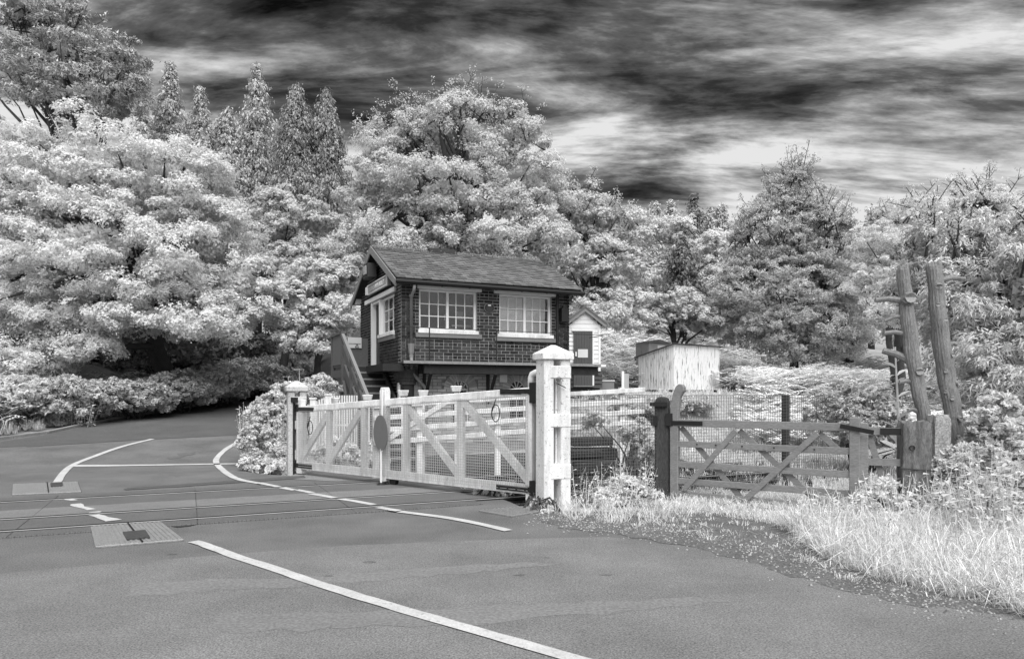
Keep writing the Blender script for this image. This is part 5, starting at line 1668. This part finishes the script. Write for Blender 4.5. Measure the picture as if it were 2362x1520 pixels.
for k, (px, py, rx, ry, d, lm_, lab) in enumerate([(40, 922, 105, 50, 19.8, LM, 'leafy roadside bush at the left edge of the road'), (165, 925, 85, 42, 20.4, LD, 'leafy roadside bush with pale ferny foot below the maple'),
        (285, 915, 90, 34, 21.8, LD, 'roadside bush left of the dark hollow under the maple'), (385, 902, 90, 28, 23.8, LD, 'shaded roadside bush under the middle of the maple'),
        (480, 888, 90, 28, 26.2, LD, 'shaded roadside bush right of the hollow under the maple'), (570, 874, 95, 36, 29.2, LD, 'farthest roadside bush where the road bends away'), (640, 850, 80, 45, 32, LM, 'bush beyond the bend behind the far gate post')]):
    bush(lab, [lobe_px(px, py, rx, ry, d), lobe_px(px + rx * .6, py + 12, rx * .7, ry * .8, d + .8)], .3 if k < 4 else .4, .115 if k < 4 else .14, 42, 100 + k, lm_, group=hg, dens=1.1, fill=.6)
bush('undergrowth with painted-in shade in the hollow beneath the maple', [lobe_px(430, 825, 180, 60, 30), lobe_px(250, 815, 150, 70, 29), lobe_px(60, 820, 170, 80, 28), lobe_px(620, 800, 120, 70, 33)], .8, .25, 45, 110, LK, fill=.6)  # the shade under the tree is put into these dark leaves
bush('pale leafy bush crowding the far gate post beside the road',
     [lobe_px(618, 965, 50, 48, 15.0), lobe_px(652, 930, 42, 42, 15.3), lobe_px(605, 1012, 48, 45, 14.6), lobe_px(655, 1010, 40, 65, 14.7), lobe_px(630, 1058, 55, 28, 14.2), lobe_px(700, 925, 55, 36, 16.0), lobe_px(740, 905, 45, 36, 17)],
     .17, .072, 42, 111, leaf_mat('bush_leaf', .66, .32, .32), fill=.6, dens=.9, nsub=6)
bush('bushy garden plants in the bed behind the gate toe', [lobe_px(775, 1045, 40, 30, 14.2), lobe_px(820, 1050, 40, 28, 14.0), lobe_px(860, 1060, 25, 18, 13.6)], .16, .09, 50, 112, LP, cat='plants', name='garden_plants', fill=.6)
bush('small leafy plant in the ballast under the gate', [lobe_px(1120, 1137, 20, 8, 10.6), lobe_px(1160, 1139, 16, 9, 10.4)], .07, .055, 22, 113, LP, cat='plant', name='weed_plant')
bush('dark leafy shrub behind the field gate under the bracken', [lobe_px(1945, 945, 55, 40, 13.5), lobe_px(2010, 950, 55, 48, 13), lobe_px(1900, 970, 40, 30, 13.5), lobe_px(1970, 995, 55, 35, 12.8), lobe_px(2060, 1000, 45, 65, 12)], .2, .08, 60, 114, LD, fill=.6)
bush('ivy and brambles climbing round the foot of the taller trunk', [lobe_px(2250, 1090, 70, 70, 8.6), lobe_px(2180, 1110, 30, 60, 8.7), lobe_px(2300, 1000, 60, 90, 8.9), lobe_px(2330, 1180, 80, 80, 8.0), lobe_px(2215, 1180, 60, 50, 8.3)], .14, .075, 55, 115, LM, fill=.6, name='brambles', cat='brambles')
bush('leafy scrub between the corrugated shed and the mesh fence', [lobe_px(1500, 940, 60, 14, 21), lobe_px(1600, 938, 60, 14, 22), lobe_px(1440, 945, 40, 16, 19)], .25, .1, 50, 116, LM, fill=.5, name='scrub', cat='scrub')
bush('weedy plants growing up the mesh beside the timber stack', [lobe_px(1470, 1010, 28, 50, 12.6), lobe_px(1500, 1050, 25, 35, 12.3), lobe_px(1370, 965, 16, 30, 12.2)], .15, .075, 40, 117, LM, cat='plants', name='weeds', fill=.4)

# tall pale plant with great leaves behind the wicket
tpb = GX(2068, 9.6)
tpl = tag(empty('tall_plant', tpb), 'tall ghost-pale plant with large pointed leaves behind the wicket', 'plant')
rg = random.Random(8)
st_top = EYE + (HY - 800) / F * 9.6 - tpb.z
MB().tube([(0, 0, 0), (.03, 0, st_top * .5), (-.02, 0, st_top)], [.022, .018, .01], 6).build('stem', LP, tpl)
for k in range(20):
    z_ = .12 + (st_top - .12) * k / 20; a = k * 2.4 + rg.uniform(-.4, .4); L_ = rg.uniform(.26, .42) * (1.15 - .5 * k / 20)
    d_ = Vector((math.cos(a), math.sin(a), rg.uniform(.5, 1.1))).normalized(); s_ = d_.cross(Vector((0, 0, 1))).normalized(); n_ = s_.cross(d_)
    p0 = Vector((0, 0, z_)); vs_ = []
    prof = [0, .55, 1.0, .75, 0]
    for j, w_ in enumerate(prof):
        c = p0 + d_ * (L_ * j / 4) - Vector((0, 0, .10 * (j / 4) ** 2 * L_ * 3))
        vs_ += [c - s_ * (w_ * L_ * .17), c + n_ * -.012 * w_, c + s_ * (w_ * L_ * .17)]
    fs_ = []
    for j in range(4): fs_ += [(3*j, 3*j+1, 3*j+4, 3*j+3), (3*j+1, 3*j+2, 3*j+5, 3*j+4)]
    MB().add(vs_, fs_).build('leaf', LP, tpl)

# bracken over the bank
def in_poly(x, y, poly):
    c = False; j = len(poly) - 1
    for i in range(len(poly)):
        if (poly[i][1] > y) != (poly[j][1] > y) and x < (poly[j][0] - poly[i][0]) * (y - poly[i][1]) / (poly[j][1] - poly[i][1]) + poly[i][0]: c = not c
        j = i
    return c
def fronds(name, n, pick, ln, seed, lm, pinn=9, lift=.8, kind='stuff', label=None, cat=None):
    rng = np.random.default_rng(seed); rg = random.Random(seed)
    Q = []
    k = 0
    while k < n:
        x, y = pick(rg)
        z = tz(x, y)
        k += 1
        a = rg.uniform(0, 2 * math.pi); L_ = ln * rg.uniform(.6, 1.3)
        h0 = rg.uniform(.15, .85)
        d = np.array([math.cos(a), math.sin(a), 0]); s = np.array([-d[1], d[0], 0])
        f = np.linspace(0.12, 1, pinn)
        c = np.array([x, y, z + h0]) + d * (f * L_ * .75)[:, None] + UPV * (L_ * lift * (f - .62 * f ** 2))[:, None]
        w = L_ * .36 * (1 - f) ** .8 + .02
        for sg in (-1, 1):
            tip = c + s * (sg * w)[:, None] + d * (w * .25)[:, None] - UPV * (w * .18)[:, None]
            q = np.empty((pinn, 3, 3)); wd = (L_ * .07)
            q[:, 0] = c - d * wd * .6; q[:, 1] = tip + rng.normal(size=tip.shape) * .02; q[:, 2] = c + d * wd * .8
            Q.append(q.reshape(-1, 3))
    o = np_mesh(name, np.concatenate(Q), 3, lm)
    tag(o, label, cat, None, kind)
    return o
def pick_bank(rg):
    while True:
        px = rg.uniform(1380, 2330); d = rg.uniform(15.5, 41)
        x = (px - CX) / F * d
        n = x * NV.x + d * NV.y; u = x * T.x + d * T.y
        if n < 13.6 or (px < 1480 and n < 20): continue
        if px < 1720 and d < 29.2: continue
        l = (Vector((x, d, 0)) - Vector((sc_.x, sc_.y, 0))); la = l.dot(Vector((math.cos(sa), math.sin(sa), 0))); lb = l.dot(Vector((-math.sin(sa), math.cos(sa), 0)))
        if -.15 < la < SLn + .1 and -.25 < lb < SWd + .1: continue
        if abs(x - ccab.location.x) < .8 and abs(d - ccab.location.y) < .8: continue
        if 1.2 < x < 4.0 and 20.8 < d < 23.6: continue
        return x, d
fronds('bracken', 12500, pick_bank, .72, 7, leaf_mat('bracken', .90, .15, .25), 8, .42, label='pale bracken covering the bank behind the shed', cat='bracken')
# grass
def grass(name, n, pick, h, seed, lm, label, w=.006, lean=.45, tuft=14):
    """bent blades growing in tufts of uneven height"""
    rng = np.random.default_rng(seed); rg = random.Random(seed)
    nt_ = max(1, n // tuft)
    C = np.array([pick(rg) for _ in range(nt_)])
    th = rng.uniform(.35, 1.0, nt_) ** 1.3 + (rng.random(nt_) < .12) * rng.uniform(.3, .9, nt_)
    i = np.repeat(np.arange(nt_), tuft); n = len(i)
    off = rng.normal(size=(n, 2)) * .035
    xy = C[i] + off
    B = np.column_stack([xy, [tz(x, y) for x, y in C[i]]])
    a = np.arctan2(off[:, 1], off[:, 0]) + rng.normal(size=n) * .8
    H = h * th[i] * rng.uniform(.5, 1.25, n)
    d = np.stack([np.cos(a), np.sin(a), np.zeros(n)], 1); ln_ = np.abs(rng.normal(size=n)) * lean + .08
    av = a + math.pi / 2 + rng.normal(size=n) * .9
    s = np.stack([np.cos(av), np.sin(av), np.zeros(n)], 1) * (w * rng.uniform(.5, 1.3, n))[:, None]
    m = B + UPV * (H * .62)[:, None] + d * (H * ln_ * .35)[:, None]
    t = B + UPV * (H * np.maximum(.35, 1 - .35 * ln_))[:, None] + d * (H * ln_)[:, None]
    V = np.empty((n, 4, 3)); V[:, 0] = B - s; V[:, 1] = B + s; V[:, 2] = m + s * .8; V[:, 3] = m - s * .8
    V3 = np.empty((n, 9, 3)); V3[:, 0] = V[:, 0]; V3[:, 1] = V[:, 1]; V3[:, 2] = V[:, 2]; V3[:, 3] = V[:, 0]; V3[:, 4] = V[:, 2]; V3[:, 5] = V[:, 3]
    V3[:, 6] = V[:, 3]; V3[:, 7] = V[:, 2]; V3[:, 8] = t
    o = np_mesh(name, V3.reshape(-1, 3), 3, lm)
    return tag(o, label, 'grass', None, 'stuff')
def pick_px(polys):
    P_ = [[tuple(G(*p)[:2]) for p in poly] for poly in polys]
    bb = [(min(p[0] for p in q), max(p[0] for p in q), min(p[1] for p in q), max(p[1] for p in q)) for q in P_]
    ar = [(b[1] - b[0]) * (b[3] - b[2]) for b in bb]
    def f(rg):
        while True:
            i = rg.choices(range(len(P_)), ar)[0]; b = bb[i]
            x, y = rg.uniform(b[0], b[1]), rg.uniform(b[2], b[3])
            if in_poly(x, y, P_[i]): return x, y
    return f
GR = leaf_mat('grass_blade', .74, .42, .25)
verge = [[(1790, 1212), (1840, 1232), (1910, 1290), (2040, 1340), (2265, 1390), (2420, 1440), (2420, 1190), (2200, 1170), (2010, 1190), (1900, 1205)]]
gate_foot = [[(1560, 1172), (1640, 1182), (1790, 1212), (1900, 1205), (2010, 1190), (2120, 1180), (2120, 1150), (1990, 1140), (1700, 1140), (1560, 1130)]]
grass('gate_foot_grass', 11000, pick_px(gate_foot), .12, 11, GR, 'short pale grass at the foot of the field gate', .0035, 1.1)
grass('verge_grass', 38000, pick_px(verge), .25, 1, GR, 'long pale grass along the right verge below the field gate', .0033, 1.1)
thin = [[(1240, 1185), (1300, 1200), (1420, 1208), (1580, 1212), (1600, 1180), (1540, 1140), (1400, 1135), (1320, 1150), (1240, 1160)]]
grass('post_grass', 3400, pick_px(thin), .20, 2, GR, 'rough grass round the foot of the tall white post', .0033, 1.1)
edge = [[(1250, 1196), (1400, 1215), (1600, 1238), (1800, 1292), (1950, 1345), (2150, 1390), (2290, 1402), (2290, 1380), (2040, 1330), (1910, 1280), (1840, 1220), (1700, 1185), (1560, 1175), (1400, 1180)]]
grass('edge_grass', 1700, pick_px(edge), .075, 3, GR, 'sparse short grass on the gravel edge of the road', .004, .8)
field = [[(1540, 1130), (1990, 1140), (2250, 1150), (2250, 1060), (1900, 1050), (1540, 1050)]]
grass('field_grass', 20000, pick_px(field), .20, 4, GR, 'tall pale grass beyond the field gate', .005, .5)
def pick_line(rg):
    while True:
        u, n = rg.uniform(9.3, 24), rg.uniform(13.8, 20)
        p = T * u + NV * n
        if abs((p.x / p.y) * F + CX - 1500) < 900: return p.x, p.y
grass('bank_grass', 15000, pick_line, .32, 5, GR, 'pale grass on the slope between railway and shed', .008, .5)
bal = [[(1040, 1125), (1235, 1160), (1330, 1120), (1480, 1085), (1480, 1075), (1100, 1105)]]
grass('ballast_weeds', 1500, pick_px(bal), .16, 6, GR, 'sparse weeds between the rails beyond the gate', .004, .6)
def pick_garden(rg):
    while True:
        px = rg.uniform(690, 880); d = rg.uniform(13.6, 15.2)
        return (px - CX) / F * d, d
grass('garden_grass', 3000, pick_garden, .25, 7, GR, 'grass between the gate and the signal box', .006, .6)
bk = (bush('dock and hogweed leaves at the foot of the far bush', [lobe_px(600, 1075, 45, 18, 13.9), lobe_px(660, 1080, 35, 18, 13.6)], .12, .11, 30, 130, LP, cat='plants', name='dock_plants'))
bush('low leafy weeds spilling from the verge towards the road', [lobe_px(x_, y_, rx_, 18, dd_) for x_, y_, rx_, dd_ in ((1930, 1215, 50, 8.0), (2010, 1240, 55, 7.6), (2090, 1210, 60, 8.0), (2180, 1260, 60, 7.2), (2230, 1330, 60, 6.4), (1880, 1250, 40, 7.5), (2120, 1345, 50, 6.3))], .10, .06, 26, 131, LP, cat='weeds', name='verge_weeds', fill=.3)
bush('leafy nettles at the foot of the stout gatepost', [lobe_px(2030, 1150, 35, 45, 8.5), (lobe_px(2100, 1170, 40, 30, 8.2)), lobe_px(1990, 1170, 30, 25, 8.4)], .10, .06, 30, 132, LP, cat='nettles', name='nettles', fill=.3)
bush('small weeds at the foot of the tall white post', [lobe_px(1240, 1165, 18, 14, 9.2), lobe_px(1262, 1182, 16, 10, 8.9)], .06, .05, 24, 133, LP, cat='weeds', name='post_weeds', fill=.2)
bush('sprawling bindweed before the dark round-topped post', [lobe_px(1440, 1125, 45, 25, 9.9), lobe_px(1400, 1150, 35, 20, 9.6), lobe_px(1490, 1150, 30, 18, 9.7)], .09, .055, 26, 134, LP, cat='bindweed', name='bindweed', fill=.3)
# white flower heads above the far post
for k, (px, py, lab) in enumerate([(665, 868, 'white umbel flower left above the far gate post cap'), (690, 851, 'highest white umbel flower over the far gate post'), (705, 873, 'white umbel flower right above the far gate post cap')]):
    p = P(px, py, 15.4); g_ = Vector((p.x, p.y, tz(p.x, p.y)))
    r = tag(empty('umbel_flower', g_), lab, 'flower', 'white umbels above the far post')
    h_ = p.z - g_.z
    MB().tube([(0, 0, .4), (.02, 0, h_ * .6), (0, 0, h_)], .008, 5).build('stem', LM, r)
    f_ = MB(); rg = random.Random(k)
    for j in range(26):
        a = rg.uniform(0, 6.28); q = rg.uniform(0, 1) ** .5 * .11; c = Vector((math.cos(a) * q, math.sin(a) * q, h_ + rg.uniform(-.01, .01) - q * .15))
        f_.add([c + Vector((-.02, 0, 0)), c + Vector((0, -.02, .004)), c + Vector((.02, 0, 0)), c + Vector((0, .02, .004))], [(0, 1, 2, 3)])
    f_.build('flower_head', LP, r)

def stalks(name, label, cat, base_px, d0, d1, n, h, seed, lm, leaf=.06):
    """upright straggling stems with paired leaves"""
    rg = random.Random(seed); rng = np.random.default_rng(seed)
    b = MB(); P_, Nn = [], []
    px0, px1 = base_px
    g0 = GX((px0 + px1) / 2, (d0 + d1) / 2)
    root = tag(empty(name, g0), label, cat)
    for k in range(n):
        d = rg.uniform(d0, d1); p = GX(rg.uniform(px0, px1), d) - g0
        H = h * rg.uniform(.5, 1.15); ax = Vector((rg.gauss(0, .18), rg.gauss(0, .18), 1))
        e = p + ax * H
        m = p.lerp(e, .5) + Vector((rg.uniform(-.05, .05), 0, 0))
        b.tube([p, m, e], [.006, .005, .002], 4, cap=False)
        for j in range(int(H / .045)):
            f = (j + 1) / (H / .045 + 1); c = p.lerp(e, f) if f > .5 else p.lerp(m, f * 2)
            a = j * 2.4 + rg.uniform(-.5, .5); o_ = Vector((math.cos(a), math.sin(a), .3)) * (leaf * .7)
            P_.append(tuple(c + o_)); Nn.append((o_.x * .3 / leaf, o_.y * .3 / leaf, 1))
    b.build('stems', lm, root)['kind'] = 'stuff'
    P_ = np.array(P_); Nn = nz(np.array(Nn) + rng.normal(size=P_.shape) * .35)
    np_mesh('foliage', tris(P_, Nn, leaf * rng.uniform(.6, 1.4, len(P_)), rng, .55), 3, lm, root)
    return root
stalks('willowherb', 'tall straggly stems fringing the bush beside the far gate post', 'plants', (556, 660), 14.4, 15.6, 90, 1.15, 201, LP)
stalks('nettle_stems', 'straggling nettle stems round the stout gatepost', 'plants', (1985, 2170), 8.0, 8.6, 70, .55, 202, LP, .05)
stalks('bramble_shoots', 'leafy shoots rising at the right edge below the hedge', 'plants', (2170, 2350), 7.0, 8.4, 110, .75, 203, LM, .06)
stalks('hogweed_stems', 'straggling stems among the grass before the field gate', 'plants', (1830, 2010), 7.4, 8.3, 60, .4, 204, LP, .045)
stalks('fence_weeds', 'thin weed stems at the foot of the wire mesh', 'plants', (1330, 1500), 9.5, 10.1, 70, .5, 205, LP, .05)
stalks('bank_saplings', 'thin sapling stems on the bracken slope right of the shed', 'plants', (1680, 1780), 22, 26, 14, 1.8, 206, LM, .07)
dead = mat('thatch', .30, .95, .3, 4)
grass('dead_grass', 9000, pick_px(verge), .12, 8, leaf_mat('dead_blade', .38, .4, .15), 'matted dead grass at the bottom of the right verge', .004, 1.8)

def pick_leftbank(rg):
    while True:
        y = rg.uniform(14, 36); xk = -12.9 + .13 * (y - 20)
        x = xk + .25 - abs(rg.gauss(0, .9))
        return x, y
grass('roadside_grass', 16000, pick_leftbank, .34, 9, leaf_mat('shade_blade', .62, .3, .2), 'rough grass and ferns along the left kerb', .008, .9)

def pick_fern(rg):
    y = rg.uniform(15, 34); xk = -12.9 + .13 * (y - 20)
    return xk - .1 - abs(rg.gauss(.3, .8)), y
fronds('roadside_ferns', 1500, pick_fern, .75, 17, leaf_mat('fern', .66, .25, .3), 8, .6, label='loose pale ferns spilling over the left kerb', cat='ferns')
stalks('roadside_stems', 'straggling leafy stems along the left kerb below the maple', 'plants', (60, 215), 19.9, 21.2, 90, 1.1, 207, LM, .09)
# the wood goes on beyond the right edge: copies that share their meshes
def copy_tree(src_label, x, y, rz, label):
    src = [o for o in col.objects if o.get('label') == src_label][0]
    r = src.copy(); col.objects.link(r)
    r.location = (x, y, tz(x, y)); r.rotation_euler = (0, 0, rz); r['label'] = label; r['group'] = 'trees continuing past the right edge'
    for ch in [o for o in col.objects if o.parent == src]:
        c = ch.copy(); col.objects.link(c); c.parent = r; c.matrix_parent_inverse = ch.matrix_parent_inverse.copy()
for src_, x, y, a, lab in [('knobbly broadleaf tree between signal box and corrugated shed', 15.0, 22.5, 1.2, 'broadleaf tree nearest past the right edge beyond the hedge'),
                           ('broad feathery fine-leaved tree standing in the bracken', 20.0, 24.0, 2.4, 'feathery tree past the right edge behind the hedge'),
                           ('rounded light bushy tree between the maple and the central tree', 16.0, 10.0, .6, 'rounded light tree past the right edge beside the railway'),
                           ('great domed broadleaf tree behind the signal box roof', 30.0, 33.0, 1.9, 'great domed tree far past the right edge')]:
    copy_tree(src_, x, y, a, lab)
def pick_right(rg):
    while True:
        x, y = rg.uniform(4.6, 16), rg.uniform(3.0, 14)
        if y < 10.2 - .1 * x and x > 5.0 + max(0, 5 - y) * .2: return x, y
grass('meadow_grass', 16000, pick_right, .22, 12, GR, 'long grass beyond the hedge at the right', .006, .8)
